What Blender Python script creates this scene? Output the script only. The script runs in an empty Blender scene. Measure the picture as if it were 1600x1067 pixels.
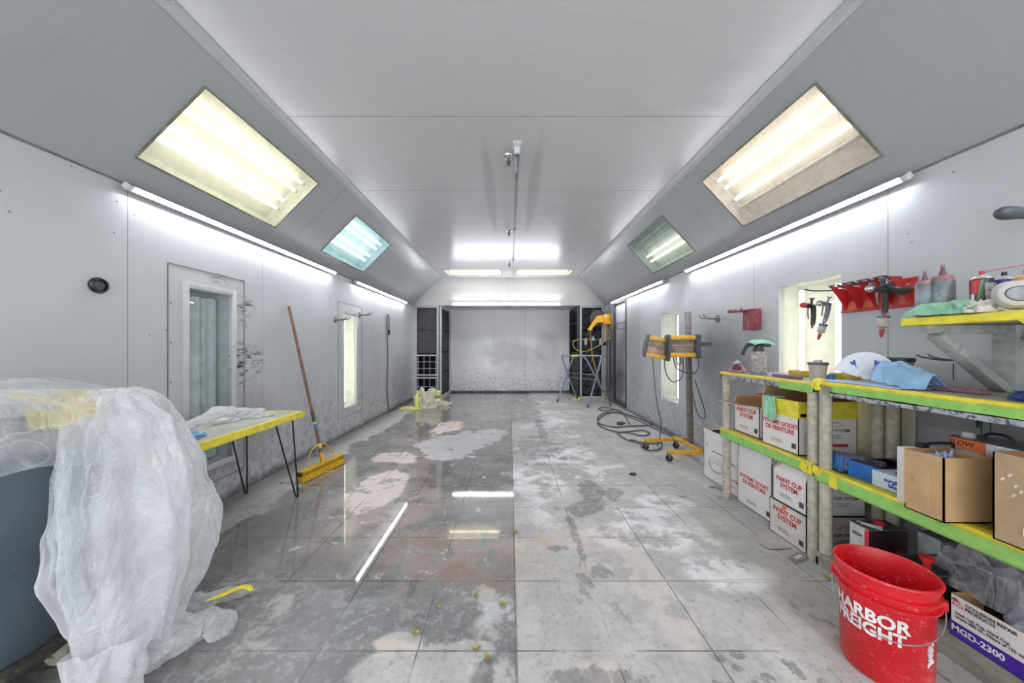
import bpy, bmesh, math, random
from mathutils import Vector, Matrix, noise, Euler
random.seed(7)
PI = math.pi
F = 533.0; CX = 797.0; CY = 541.0; EYE = 1.3
XL, XR, ZW, ZC, FL, FR = -2.41, 2.36, 2.316, 3.02, -1.71, 1.71
YP, YB, YN = 8.49, 9.62, -1.6
scene = bpy.context.scene
COL = scene.collection

def wp(px, py, d):
    return Vector(((px-CX)*d/F, d, EYE-(py-CY)*d/F))
def fl(px, py, z=0.0):
    d = (EYE-z)*F/(py-CY)
    return Vector(((px-CX)*d/F, d, z))
def onx(px, X):
    return X*F/(px-CX)
def lin(c):
    return tuple((v/12.92 if v <= .04045 else ((v+.055)/1.055)**2.4) for v in c)
def rgb(r, g, b):
    return lin((r/255., g/255., b/255.)) + (1.0,)

# ------------------------------------------------------------------ materials
class NT:
    def __init__(s, name):
        s.m = bpy.data.materials.new(name); s.m.use_nodes = True
        s.t = s.m.node_tree; s.t.nodes.clear()
        s.out = s.t.nodes.new('ShaderNodeOutputMaterial')
        s.co = s.t.nodes.new('ShaderNodeTexCoord').outputs['Object']
    def n(s, typ, **kw):
        nd = s.t.nodes.new(typ)
        for k, v in kw.items(): setattr(nd, k, v)
        return nd
    def lk(s, a, b): s.t.links.new(a, b)
    def put(s, sock, v):
        if isinstance(v, bpy.types.NodeSocket): s.lk(v, sock)
        elif v is not None: sock.default_value = v
    def math(s, op, a, b=None, clamp=False, c=None):
        nd = s.n('ShaderNodeMath', operation=op, use_clamp=clamp)
        s.put(nd.inputs[0], a); s.put(nd.inputs[1], b)
        if c is not None: s.put(nd.inputs[2], c)
        return nd.outputs[0]
    def mul(s, a, b, clamp=False): return s.math('MULTIPLY', a, b, clamp)
    def add(s, a, b, clamp=False): return s.math('ADD', a, b, clamp)
    def sub(s, a, b, clamp=False): return s.math('SUBTRACT', a, b, clamp)
    def mx(s, a, b): return s.math('MAXIMUM', a, b)
    def mapr(s, v, a, b, c=0., d=1.):
        nd = s.n('ShaderNodeMapRange'); nd.interpolation_type = 'SMOOTHSTEP'
        s.put(nd.inputs['Value'], v)
        for k, x in zip(('From Min', 'From Max', 'To Min', 'To Max'), (a, b, c, d)): s.put(nd.inputs[k], x)
        return nd.outputs['Result']
    def vec(s, scale=(1, 1, 1), loc=(0, 0, 0), src=None):
        nd = s.n('ShaderNodeMapping'); s.lk(src or s.co, nd.inputs['Vector'])
        nd.inputs['Scale'].default_value = scale; nd.inputs['Location'].default_value = loc
        return nd.outputs[0]
    def noise(s, scale, detail=4, rough=.55, vec=None, dist=0.):
        nd = s.n('ShaderNodeTexNoise'); s.lk(vec or s.co, nd.inputs['Vector'])
        nd.inputs['Scale'].default_value = scale; nd.inputs['Detail'].default_value = detail
        nd.inputs['Roughness'].default_value = rough; nd.inputs['Distortion'].default_value = dist
        return nd.outputs['Fac']
    def voro(s, scale, feature='F1', vec=None):
        nd = s.n('ShaderNodeTexVoronoi', feature=feature); s.lk(vec or s.co, nd.inputs['Vector'])
        nd.inputs['Scale'].default_value = scale
        return nd.outputs['Distance']
    def sep(s, src=None):
        nd = s.n('ShaderNodeSeparateXYZ'); s.lk(src or s.co, nd.inputs[0])
        return nd.outputs
    def mix(s, fac, a, b):
        nd = s.n('ShaderNodeMix', data_type='RGBA')
        s.put(nd.inputs[0], fac); s.put(nd.inputs[6], a); s.put(nd.inputs[7], b)
        return nd.outputs[2]
    def bump(s, h, strength=.3, dist=.01):
        nd = s.n('ShaderNodeBump'); nd.inputs['Strength'].default_value = strength
        nd.inputs['Distance'].default_value = dist; s.lk(h, nd.inputs['Height'])
        return nd.outputs[0]
    def bsdf(s, color, rough=.5, metal=0., normal=None, spec=.5, trans=0., alpha=None, emit=None, estr=0., coat=0.):
        p = s.n('ShaderNodeBsdfPrincipled')
        s.put(p.inputs['Base Color'], color); s.put(p.inputs['Roughness'], rough); s.put(p.inputs['Metallic'], metal)
        s.put(p.inputs['Specular IOR Level'], spec); s.put(p.inputs['Transmission Weight'], trans)
        if coat: p.inputs['Coat Weight'].default_value = coat; p.inputs['Coat Roughness'].default_value = .1
        if normal is not None: s.lk(normal, p.inputs['Normal'])
        if alpha is not None: s.put(p.inputs['Alpha'], alpha)
        if emit is not None: s.put(p.inputs['Emission Color'], emit); p.inputs['Emission Strength'].default_value = estr
        return p.outputs[0]
    def done(s, sh):
        s.lk(sh, s.out.inputs['Surface']); return s.m
    def line(s, coord, at, w):            # 1 on a thin line
        return s.math('LESS_THAN', s.math('ABSOLUTE', s.sub(coord, at)), w)
    def blob(s, a, b, ca, cb, ra, rb, soft=.6, warp=None, amt=.6):
        da = s.math('POWER', s.math('ABSOLUTE', s.mul(s.sub(a, ca), 1/ra)), 2.)
        db = s.math('POWER', s.math('ABSOLUTE', s.mul(s.sub(b, cb), 1/rb)), 2.)
        r = s.math('SQRT', s.add(da, db))
        if warp is not None: r = s.add(r, s.mul(s.sub(warp, .5), amt*2))
        return s.mapr(r, 1.-soft*.5, 1.+soft*.5, 1., 0.)

_mats = {}
def mat(name, col, rough=.5, metal=0., var=.12, scale=12., bump=.0, spec=.5, dirt=None, coat=0.):
    """plain coloured material with slight mottling (procedural)"""
    if name in _mats: return _mats[name]
    t = NT(name); nz = t.noise(scale, 5)
    c = rgb(*col); dk = tuple(v*(1-var*2) for v in c[:3]) + (1,)
    lt = tuple(min(1, v*(1+var)) for v in c[:3]) + (1,)
    base = t.mix(t.mapr(nz, .3, .7), dk, lt)
    if dirt:
        base = t.mix(t.mapr(t.noise(dirt[1], 8, .7), dirt[2], dirt[2]+.08), base, rgb(*dirt[0]))
    nrm = t.bump(t.noise(scale*4, 4), bump, .004) if bump else None
    m = t.done(t.bsdf(base, rough, metal, nrm, spec, coat=coat)); _mats[name] = m
    return m
def emit(name, col, s):
    t = NT(name); e = t.n('ShaderNodeEmission'); e.inputs[0].default_value = rgb(*col); e.inputs[1].default_value = s
    return t.done(e.outputs[0])

def wall_mat(name, axis, seams, stains=(), base=(196, 198, 201), grime=1., hseams=(), rough=.38, window_stains=(), specks=1.):
    """painted metal panels: seams along axis coordinate, dirt close to the floor, paint specks"""
    t = NT(name); o = t.sep(); a = o[axis]; z = o[2]
    col = t.mix(t.mapr(t.noise(1.3, 5), .3, .7), rgb(*[v-7 for v in base]), rgb(*base))
    streak = t.noise(3., 6, .6, t.vec((2.5, 2.5, .35)))
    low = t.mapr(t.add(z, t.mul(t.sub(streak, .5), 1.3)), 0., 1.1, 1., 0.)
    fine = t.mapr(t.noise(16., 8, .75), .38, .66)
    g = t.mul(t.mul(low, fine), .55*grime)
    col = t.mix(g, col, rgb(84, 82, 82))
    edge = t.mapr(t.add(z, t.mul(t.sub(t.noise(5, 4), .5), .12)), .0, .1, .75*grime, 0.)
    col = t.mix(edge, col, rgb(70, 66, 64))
    w = t.noise(2.2, 6, .65)
    for (ca, cb, ra, rb, st) in stains:
        col = t.mix(t.mul(t.blob(a, z, ca, cb, ra, rb, 1.1, w, .8), st), col, rgb(58, 60, 66))
    streaky = t.mapr(t.noise(7., 5, .7, t.vec((1., 1.2, 5.))), .45, .66)
    for (ca, cb, ra, rb, st) in window_stains:
        col = t.mix(t.mul(t.mul(t.blob(a, z, ca, cb, ra, rb, .7, w, .5), streaky), st), col, rgb(28, 28, 34))
    vo = t.voro(13.)
    rare = t.mapr(t.noise(3.1, 3), .48, .6)
    sp = t.mul(t.math('LESS_THAN', vo, .085), rare)
    col = t.mix(t.mul(sp, .6*specks), col, rgb(50, 50, 56))
    ln = None
    for sx in seams:
        l = t.line(a, sx, .0028); ln = l if ln is None else t.mx(ln, l)
    if ln is not None: col = t.mix(t.mul(ln, .6), col, rgb(70, 70, 74))
    h = t.noise(9., 3)
    nrm = t.bump(h, .06, .02)
    if ln is not None: nrm = t.bump(t.add(h, t.mul(ln, -.4)), .12, .015)
    rg = t.mapr(t.noise(4., 4), .3, .7, rough-.05, rough+.1)
    return t.done(t.bsdf(col, rg, 0., nrm, .5))

def ceil_mat(name, seams, base=(186, 187, 191), rough=.2, marks=False):
    t = NT(name); o = t.sep(); y = o[1]; x = o[0]
    br = t.noise(6., 4, .6, t.vec((.6, 9., 1.)))
    col = t.mix(t.mapr(br, .3, .7), rgb(*[v-3 for v in base]), rgb(*base))
    col = t.mix(t.mul(t.mapr(t.noise(1.1, 6, .6), .55, .75), .22), col, rgb(130, 130, 132))
    if marks:
        w = t.noise(3., 4)
        for cx in (-.22, .26):
            col = t.mix(t.mul(t.blob(x, y, cx, 4.0, .06, 1.1, .6, w, .2), .3), col, rgb(120, 120, 124))
    ln = None
    for sx in seams:
        l = t.line(y, sx, .003); ln = l if ln is None else t.mx(ln, l)
    if ln is not None: col = t.mix(t.mul(ln, .65), col, rgb(80, 80, 84))
    h = t.add(t.mul(br, .3), t.mul(t.noise(1.2, 2), 1.5))
    nrm = t.bump(h, .04, .02)
    return t.done(t.bsdf(col, rough, 0., nrm, .5))

def floor_mat():
    t = NT('wet_painted_concrete'); o = t.sep(); x, y = o[0], o[1]
    n1 = t.noise(1.6, 9, .62); n2 = t.noise(5., 9, .68); n3 = t.noise(22., 6, .7); nb = t.noise(.8, 6, .6, t.vec(loc=(3, 5, 0)))
    aniso = t.noise(3.2, 8, .7, t.vec((1., .55, 1.)), .6)
    col = t.mix(t.mapr(n2, .3, .7), rgb(174, 171, 167), rgb(202, 199, 194))
    col = t.mix(t.mul(t.mapr(n1, .5, .56), .5), col, rgb(164, 164, 163))
    col = t.mix(t.mul(t.mapr(aniso, .60, .66), .75), col, rgb(128, 128, 128))
    col = t.mix(t.mul(t.mapr(n3, .56, .68), .45), col, rgb(108, 106, 104))
    n4 = t.noise(46., 6, .7, t.vec((1., .8, 1.)))
    col = t.mix(t.mul(t.mapr(n4, .54, .66), .42), col, rgb(116, 114, 112))
    col = t.mix(t.mul(t.mapr(n4, .46, .34), .30), col, rgb(214, 212, 210))
    # worn white paint
    wh = t.mapr(t.noise(2.1, 10, .68, t.vec(loc=(9, 1, 0)), .4), .55, .6)
    rt = t.mapr(x, .0, .3)
    far = t.mapr(y, 1.9, 2.8)
    nearwall = t.mapr(x, 1.1, 1.6, 1., .15)
    col = t.mix(t.mul(t.mul(t.mul(wh, rt), t.mul(far, nearwall)), .85), col, rgb(226, 225, 226))
    for (cx, cy, rx, ry, s) in ((.25, 3.3, .3, .35, .8), (.6, 4.1, .45, .35, .7), (.95, 2.35, .35, .2, .8), (.55, 6.2, .6, .9, .45), (1.2, 1.95, .25, .15, .8), (1.3, 2.85, .25, .15, .7)):
        col = t.mix(t.mul(t.mul(t.blob(x, y, cx, cy, rx, ry, .5, n1, .9), t.mapr(n2, .42, .56)), s), col, rgb(236, 235, 236))
    # pinkish beige worn patches
    for (cx, cy, rx, ry, s) in ((-1.05, 3.05, .42, .75, 1.), (-1.25, 4.0, .5, .35, .9), (-1.0, 5.5, .28, .7, .95), (-.6, 2.25, .75, .22, .6), (-1.35, 4.7, .4, .25, .8), (-1.5, 5.9, .3, .5, .7), (.62, 2.3, .35, .12, .3), (.78, 1.85, .12, .5, .4), (-.75, 1.48, .35, .06, .7), (.35, 1.25, .1, .2, .4), (-.35, 2.0, .3, .1, .5)):
        m = t.mul(t.blob(x, y, cx, cy, rx, ry, .35, n1, 1.1), t.mapr(n2, .40, .50))
        col = t.mix(t.mul(m, s), col, t.mix(t.mapr(nb, .4, .6), rgb(232, 216, 208), rgb(214, 198, 186)))
    # rust tint
    col = t.mix(t.mul(t.mul(t.blob(x, y, -.35, 2.15, .7, .35, .6, n1, .8), t.mapr(n2, .45, .6)), .45), col, rgb(178, 132, 104))
    # dark boot prints, near right
    vo = t.voro(11., vec=t.vec((1., 1.3, 1.)))
    pr = t.mul(t.math('LESS_THAN', vo, .36), t.blob(x, y, .98, 1.32, .24, .15, .4, n1, .6))
    col = t.mix(t.mul(t.mul(pr, t.mapr(n3, .4, .5)), .6), col, rgb(96, 96, 98))
    for (cx, cy, rx, ry) in ((.33, 1.33, .18, .05), (.52, 1.98, .06, .07), (.3, 2.2, .07, .03), (.45, 2.35, .03, .3), (.75, 3.1, .12, .2), (.6, 2.75, .18, .12), (.9, 3.0, .1, .15), (.35, 4.3, .35, .5), (.48, 5.4, .06, .8)):
        col = t.mix(t.mul(t.mul(t.blob(x, y, cx, cy, rx, ry, .3, n2, 1.9), t.mapr(n3, .35, .5)), .55), col, rgb(104, 104, 107))
    # light dried paint spot
    col = t.mix(t.mul(t.mul(t.blob(x, y, -.08, 1.67, .09, .07, .3, n2, 1.6), t.mapr(n3, .4, .55)), .8), col, rgb(200, 200, 206))
    # joints between slabs
    jx = t.math('PINGPONG', t.sub(x, .025-.42*20), .21)
    jy = t.math('PINGPONG', t.sub(y, 1.456-.433*20), .2165)
    jl = t.mx(t.math('LESS_THAN', jx, .0032), t.math('LESS_THAN', jy, .0032))
    jl = t.mul(jl, t.mapr(t.noise(1.7, 3), .4, .52))
    j0 = t.line(x, .028, .006)
    jl = t.mx(jl, t.mul(j0, .45))
    col = t.mix(t.mul(jl, .7), col, rgb(64, 60, 58))
    js = t.mul(t.math('LESS_THAN', t.math('ABSOLUTE', t.sub(jy, .009)), .005), t.mapr(t.noise(2.5, 5), .5, .6))
    col = t.mix(t.mul(js, .6), col, rgb(196, 190, 186))
    # darker along the left wall and toward the far wall
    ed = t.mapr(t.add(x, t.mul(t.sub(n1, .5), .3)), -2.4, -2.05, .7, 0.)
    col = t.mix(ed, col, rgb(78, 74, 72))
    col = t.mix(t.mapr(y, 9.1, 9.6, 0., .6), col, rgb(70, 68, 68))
    # water
    warp = t.sub(n1, .5)
    side = t.mapr(t.add(x, t.mul(t.sub(n2, .5), .02)), .026, .03, 1., 0.)
    farx = t.mapr(t.add(x, t.mul(warp, 1.2)), .5, .62, 1., 0.)
    side = t.mx(side, t.mul(farx, t.mapr(y, 5.4, 6.2)))
    front = t.mapr(t.add(t.add(y, t.mul(warp, 1.2)), t.mul(x, .12)), 1.66, 1.78)
    wet = t.mul(side, front)
    dry = None
    for (cx, cy, rx, ry) in ((-.72, 4.55, .5, .62), (-.35, 4.9, .3, .35), (-1.0, 5.5, .22, .5), (-1.2, 3.1, .2, .45), (-2.3, 3.2, .35, 1.4), (-2.25, 5.6, .3, 1.6), (-1.35, 4.0, .3, .22)):
        b = t.blob(x, y, cx, cy, rx, ry, .25, n1, 1.2); dry = b if dry is None else t.mx(dry, b)
    wet = t.mul(wet, t.sub(1., t.mul(dry, t.mapr(n2, .3, .45))))
    grains = t.mapr(t.noise(9., 8, .72), .60, .64)
    wet = t.mul(wet, t.sub(1., t.mul(grains, .8)))
    isl = t.blob(x, y, -.68, 4.55, .52, .62, .3, n1, .8)
    col = t.mix(t.mul(isl, .65), col, rgb(186, 187, 192))
    dark = t.mix(1., col, col)
    damp = t.mul(t.mul(side, t.sub(1., front)), t.mapr(t.add(n1, t.mul(n2, .4)), .62, .70))
    for (cx, cy, rx, ry) in ((-.42, 1.36, .26, .10), (-.16, 1.46, .1, .05), (-.5, 1.5, .12, .06)):
        damp = t.mul(damp, t.sub(1., t.blob(x, y, cx, cy, rx, ry, .3, n1, 1.3)))
    damp = t.mx(damp, t.mul(t.mul(t.mapr(x, -.75, -.95), t.sub(1., front)), t.mapr(n2, .38, .5)))
    col = t.mix(t.mul(damp, .78), col, rgb(104, 103, 104))
    col = t.mix(t.mul(t.mul(damp, t.mapr(n3, .52, .6)), .5), col, rgb(176, 176, 180))
    mm = t.n('ShaderNodeMix', data_type='RGBA', blend_type='MULTIPLY'); mm.inputs[0].default_value = 1.
    t.lk(col, mm.inputs[6]); mm.inputs[7].default_value = (.55, .54, .535, 1)
    col2 = t.mix(wet, col, mm.outputs[2])
    rg = t.sub(t.mapr(wet, 0., 1., .5, .035), t.mul(t.mul(damp, t.sub(1., wet)), .2))
    rg = t.math('MULTIPLY', rg, t.mapr(n2, .3, .7, .85, 1.15))
    hb = t.add(t.mul(n2, .6), t.add(t.mul(n3, .35), t.mul(jl, -.8)))
    bm_ = t.n('ShaderNodeBump'); bm_.inputs['Distance'].default_value = .006
    t.lk(t.mapr(wet, 0., 1., .55, .008), bm_.inputs['Strength']); t.lk(hb, bm_.inputs['Height'])
    return t.done(t.bsdf(col2, rg, 0., bm_.outputs[0], t.mapr(wet, 0., 1., .35, .9)))

def glass_mat(name, tint, op=.0, rough=.02, dirtcol=(200, 200, 190), dirt=.12):
    t = NT(name)
    tr = t.n('ShaderNodeBsdfTransparent'); tr.inputs[0].default_value = rgb(*tint)
    gl = t.n('ShaderNodeBsdfGlossy'); gl.inputs['Roughness'].default_value = rough; gl.inputs[0].default_value = (1, 1, 1, 1)
    lw = t.n('ShaderNodeLayerWeight'); lw.inputs[0].default_value = .5
    fr = t.add(t.mul(t.math('POWER', lw.outputs['Facing'], 5.), .85), .045)
    m = t.n('ShaderNodeMixShader'); t.lk(fr, m.inputs[0]); t.lk(tr.outputs[0], m.inputs[1]); t.lk(gl.outputs[0], m.inputs[2])
    df = t.n('ShaderNodeBsdfTranslucent'); df.inputs[0].default_value = rgb(*dirtcol)
    d2 = t.n('ShaderNodeBsdfDiffuse'); d2.inputs[0].default_value = rgb(*dirtcol)
    ad = t.n('ShaderNodeMixShader'); ad.inputs[0].default_value = .5; t.lk(df.outputs[0], ad.inputs[1]); t.lk(d2.outputs[0], ad.inputs[2])
    m2 = t.n('ShaderNodeMixShader')
    t.lk(t.mapr(t.noise(5., 8, .7), .35, .75, dirt*.4, dirt*1.8), m2.inputs[0]); t.lk(m.outputs[0], m2.inputs[1]); t.lk(ad.outputs[0], m2.inputs[2])
    return t.done(m2.outputs[0])

def film_mat(name, col=(246, 247, 249), lo=.3, hi=.8, scale=7., bstr=.55):
    """crumpled thin plastic film"""
    t = NT(name)
    n1 = t.noise(scale*.7, 6, .6, t.vec((1.3, 1.3, .5)), 1.2)
    big = t.noise(2.6, 3, .5, t.vec((1., 1., .6)))
    ra = t.math('ABSOLUTE', t.sub(t.noise(scale*.55, 2, .5, t.vec((1.3, 1.3, .35)), 1.6), .5))
    rb = t.math('ABSOLUTE', t.sub(t.noise(scale*1.7, 3, .55, t.vec((1., 1., .6), (4, 1, 2)), .9), .5))
    cr = t.math('MINIMUM', ra, t.mul(rb, 2.2))
    h = t.add(t.mul(ra, 2.2), t.add(t.mul(rb, 1.3), t.mul(n1, .5)))
    nrm = t.bump(h, bstr, .04)
    p = t.bsdf(rgb(*col), .14, 0., nrm, .9)
    tl = t.n('ShaderNodeBsdfTranslucent'); tl.inputs[0].default_value = rgb(*col); t.lk(nrm, tl.inputs['Normal'])
    a = t.n('ShaderNodeMixShader'); a.inputs[0].default_value = .5; t.lk(p, a.inputs[1]); t.lk(tl.outputs[0], a.inputs[2])
    tr = t.n('ShaderNodeBsdfTransparent'); tr.inputs[0].default_value = (.97, .975, .98, 1)
    lw = t.n('ShaderNodeLayerWeight'); lw.inputs[0].default_value = .45
    crease = t.mapr(cr, 0., .02, .16, 0.)
    fac = t.add(t.add(t.mapr(big, .35, .65, lo, hi), t.mul(t.sub(n1, .5), .5)), t.mul(lw.outputs['Facing'], .5), )
    fac = t.add(fac, crease, True)
    m = t.n('ShaderNodeMixShader'); t.lk(fac, m.inputs[0]); t.lk(tr.outputs[0], m.inputs[1]); t.lk(a.outputs[0], m.inputs[2])
    return t.done(m.outputs[0])

# ------------------------------------------------------------------ mesh helpers
class MB:
    def __init__(s): s.bm = bmesh.new(); s.mi = 0
    def _f(s, vs):
        try: f = s.bm.faces.new(vs); f.material_index = s.mi; return f
        except ValueError: return None
    def quad(s, *ps):
        return s._f([s.bm.verts.new(p) for p in ps])
    def box(s, c, size, rot=None, bev=0., seg=2):
        g = bmesh.ops.create_cube(s.bm, size=1.)
        M = Matrix.Translation(Vector(c)) @ (rot.to_matrix().to_4x4() if rot is not None else Matrix()) @ Matrix.Diagonal((*size, 1))
        bmesh.ops.transform(s.bm, matrix=M, verts=g['verts'])
        fs = set(f for v in g['verts'] for f in v.link_faces)
        for f in fs: f.material_index = s.mi
        if bev > 0:
            es = list(set(e for v in g['verts'] for e in v.link_edges))
            r = bmesh.ops.bevel(s.bm, geom=es, offset=bev, segments=seg, profile=.5, affect='EDGES')
            for f in r['faces']: f.material_index = s.mi
        return s
    def b2(s, p0, p1, bev=0.):
        c = [(a+b)/2 for a, b in zip(p0, p1)]; z = [abs(b-a) for a, b in zip(p0, p1)]
        return s.box(c, z, None, bev)
    def bar(s, p0, p1, w, h, up=Vector((0, 0, 1)), bev=0.):
        p0 = Vector(p0); p1 = Vector(p1); d = p1-p0; L = d.length; d.normalize()
        sd = d.cross(up)
        if sd.length < 1e-4: sd = d.cross(Vector((0, 1, 0)))
        sd.normalize(); u = sd.cross(d)
        R = Matrix((sd, d, u)).transposed()
        return s.box((p0+p1)/2, (w, L, h), R.to_quaternion(), bev)
    def ring(s, c, ax, r, seg, ref=None, ry=None):
        ax = ax.normalized(); ref = ref or (Vector((0, 0, 1)) if abs(ax.z) < .9 else Vector((1, 0, 0)))
        a = ax.cross(ref).normalized(); b = a.cross(ax).normalized()
        return [s.bm.verts.new(c + a*math.cos(2*PI*i/seg)*r + b*math.sin(2*PI*i/seg)*(ry or r)) for i in range(seg)]
    def skin(s, rings, cap0=True, cap1=True):
        n = len(rings[0])
        for A, B in zip(rings, rings[1:]):
            for i in range(n): s._f([A[i], A[(i+1) % n], B[(i+1) % n], B[i]])
        if cap0: s._f(list(reversed(rings[0])))
        if cap1: s._f(rings[-1])
    def tube(s, pts, r, seg=10, cap=True, smooth=0):
        pts = [Vector(p) for p in pts]
        if smooth: pts = spline(pts, smooth)
        rs = r if isinstance(r, (list, tuple)) else [r]*len(pts)
        if len(rs) != len(pts): rs = [rs[0]+(rs[-1]-rs[0])*i/(len(pts)-1) for i in range(len(pts))]
        T = []
        for i in range(len(pts)):
            a = pts[max(0, i-1)]; b = pts[min(len(pts)-1, i+1)]; T.append((b-a).normalized())
        ref = Vector((0, 0, 1)) if abs(T[0].z) < .9 else Vector((1, 0, 0))
        nrm = T[0].cross(ref).normalized(); rings = []
        for p, t_, rr in zip(pts, T, rs):
            nrm = (nrm - t_*nrm.dot(t_)).normalized(); b = t_.cross(nrm)
            rings.append([s.bm.verts.new(p+(nrm*math.cos(2*PI*i/seg)+b*math.sin(2*PI*i/seg))*rr) for i in range(seg)])
        s.skin(rings, cap, cap); return s
    def cyl(s, p0, p1, r0, r1=None, seg=20, cap=True):
        return s.tube([p0, p1], [r0, r0 if r1 is None else r1], seg, cap)
    def lathe(s, prof, c=(0, 0, 0), seg=32, ax=None, cap0=False, cap1=False):
        c = Vector(c); q = Matrix() if ax is None else Vector((0, 0, 1)).rotation_difference(Vector(ax)).to_matrix().to_4x4()
        rings = []
        for r, z in prof:
            rings.append([s.bm.verts.new(c + (q @ Vector((r*math.cos(2*PI*i/seg), r*math.sin(2*PI*i/seg), z)))) for i in range(seg)])
        s.skin(rings, cap0, cap1); return s
    def prism(s, pts, ext):
        """polygon pts (Vector list) extruded by vector ext"""
        ext = Vector(ext); A = [s.bm.verts.new(Vector(p)) for p in pts]; B = [s.bm.verts.new(Vector(p)+ext) for p in pts]
        n = len(pts); s._f(A); s._f(list(reversed(B)))
        for i in range(n): s._f([A[i], B[i], B[(i+1) % n], A[(i+1) % n]])
        return s
    def sph(s, c, r, seg=16, sc=(1, 1, 1)):
        g = bmesh.ops.create_uvsphere(s.bm, u_segments=seg, v_segments=seg//2, radius=r)
        for v in g['verts']: v.co = Vector(c)+Vector((v.co.x*sc[0], v.co.y*sc[1], v.co.z*sc[2]))
        for v in g['verts']:
            for f in v.link_faces: f.material_index = s.mi
        return s
    def grid(s, fn, nu, nv, closed_u=False):
        V = [[s.bm.verts.new(fn(i/(nu if closed_u else nu-1), j/(nv-1))) for i in range(nu)] for j in range(nv)]
        for j in range(nv-1):
            for i in range(nu if closed_u else nu-1):
                k = (i+1) % nu
                s._f([V[j][i], V[j][k], V[j+1][k], V[j+1][i]])
        return s
    def build(s, name, mats, parent=None, smooth=True, normals=True, ang=35):
        if normals: bmesh.ops.recalc_face_normals(s.bm, faces=s.bm.faces)
        me = bpy.data.meshes.new(name); s.bm.to_mesh(me); s.bm.free()
        if not isinstance(mats, (list, tuple)): mats = [mats]
        for m in mats: me.materials.append(m)
        if smooth:
            me.shade_smooth(); me.set_sharp_from_angle(angle=math.radians(ang))
        o = bpy.data.objects.new(name, me); COL.objects.link(o)
        if parent: o.parent = parent
        return o

def spline(pts, k=8, closed=False):
    pts = [Vector(p) for p in pts]; out = []
    n = len(pts)
    for i in range(n-1):
        p0 = pts[max(0, i-1)]; p1 = pts[i]; p2 = pts[i+1]; p3 = pts[min(n-1, i+2)]
        for j in range(k):
            t = j/k
            out.append(.5*((2*p1)+(-p0+p2)*t+(2*p0-5*p1+4*p2-p3)*t*t+(-p0+3*p1-3*p2+p3)*t**3))
    out.append(pts[-1]); return out

def tag(o, label=None, cat=None, group=None, kind=None):
    if label: o['label'] = label
    if cat: o['category'] = cat
    if group: o['group'] = group
    if kind: o['kind'] = kind
    return o
def thing(name, label, cat, loc=(0, 0, 0), rz=0., group=None, kind=None):
    o = bpy.data.objects.new(name, None); COL.objects.link(o); o.empty_display_size = .1
    o.location = loc; o.rotation_euler = (0, 0, rz)
    return tag(o, label, cat, group, kind)
def struct(name, b, m, parent=None, **k):
    o = b.build(name, m, parent, **k)
    if parent is None: o['kind'] = 'structure'
    return o

# text as mesh lettering -------------------------------------------------
def text(body, size, m, parent, loc, face='-X', align='CENTER', name='lettering', bold=0., ext=.0008, shear=0., rot=0., sx=1., warp=None, label=None):
    cu = bpy.data.curves.new(name, 'FONT'); cu.body = body; cu.size = size; cu.align_x = align; cu.align_y = 'CENTER'
    cu.extrude = ext/2; cu.offset = bold*size; cu.shear = shear; cu.resolution_u = 3; cu.space_line = .95
    tmp = bpy.data.objects.new('lettering_source', cu); COL.objects.link(tmp)
    dg = bpy.context.evaluated_depsgraph_get(); me = bpy.data.meshes.new_from_object(tmp.evaluated_get(dg))
    COL.objects.unlink(tmp); bpy.data.objects.remove(tmp); bpy.data.curves.remove(cu)
    B = {'-X': Matrix(((0, 0, -1), (-1, 0, 0), (0, 1, 0))), '-Y': Matrix(((1, 0, 0), (0, 0, -1), (0, 1, 0))),
         '+X': Matrix(((0, 0, 1), (1, 0, 0), (0, 1, 0)))}[face].to_4x4()
    me.name = name
    Mx = B @ Matrix.Rotation(rot, 4, 'Z') @ Matrix.Diagonal((sx, 1, 1, 1))
    for v in me.vertices:
        v.co = warp(v.co.copy()) if warp else Mx @ v.co
    me.materials.clear(); me.materials.append(m)
    for p in me.polygons: p.material_index = 0
    o = bpy.data.objects.new(name, me); COL.objects.link(o); o.parent = parent; o.location = loc
    if label: o['label'] = label
    return o

# ------------------------------------------------------------------ palette
WHITE = mat('white_enamel', (214, 215, 218), .35)
TRIMW = mat('white_trim_paint', (196, 197, 200), .4, var=.05, dirt=((110, 108, 106), 9, .68))
STEEL = mat('brushed_steel', (150, 152, 156), .35, .9)
CHROME = mat('bright_chrome', (205, 208, 212), .18, 1.)
DKMET = mat('dark_steel_rod', (62, 66, 68), .4, .7)
BLACKP = mat('black_plastic', (30, 31, 34), .4)
DKGREY = mat('dark_grey_plastic', (78, 84, 92), .5)
RUBBER = mat('black_rubber', (28, 28, 30), .6)
GREYCORD = mat('grey_dusty_cord', (96, 96, 100), .6)
CREAM = mat('cream_resin', (178, 174, 160), .5, var=.1, dirt=((120, 112, 100), 14, .62))
POSTM = mat('spattered_resin_post', (192, 184, 168), .55, var=.12, scale=30, dirt=((96, 88, 82), 35, .64))
SHELFTOP = mat('dusty_shelf_resin', (150, 148, 138), .5, var=.18, scale=8, dirt=((90, 90, 84), 12, .62))
FASCIA = mat('paint_spattered_fascia', (176, 178, 184), .5, var=.1, scale=40, dirt=((70, 72, 84), 42, .5))
YTAPE = mat('yellow_masking_tape', (238, 222, 66), .55, var=.08, scale=20, bump=.5)
GTAPE = mat('green_masking_tape', (150, 206, 104), .5, var=.07, scale=20, bump=.4, dirt=((200, 214, 190), 14, .63))
PALETAPE = mat('pale_yellow_film', (226, 222, 130), .4, var=.1, scale=14, bump=.5)
CARDW = mat('white_printed_carton', (232, 229, 226), .55, var=.03, scale=3, dirt=((160, 158, 158), 20, .66))
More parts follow.
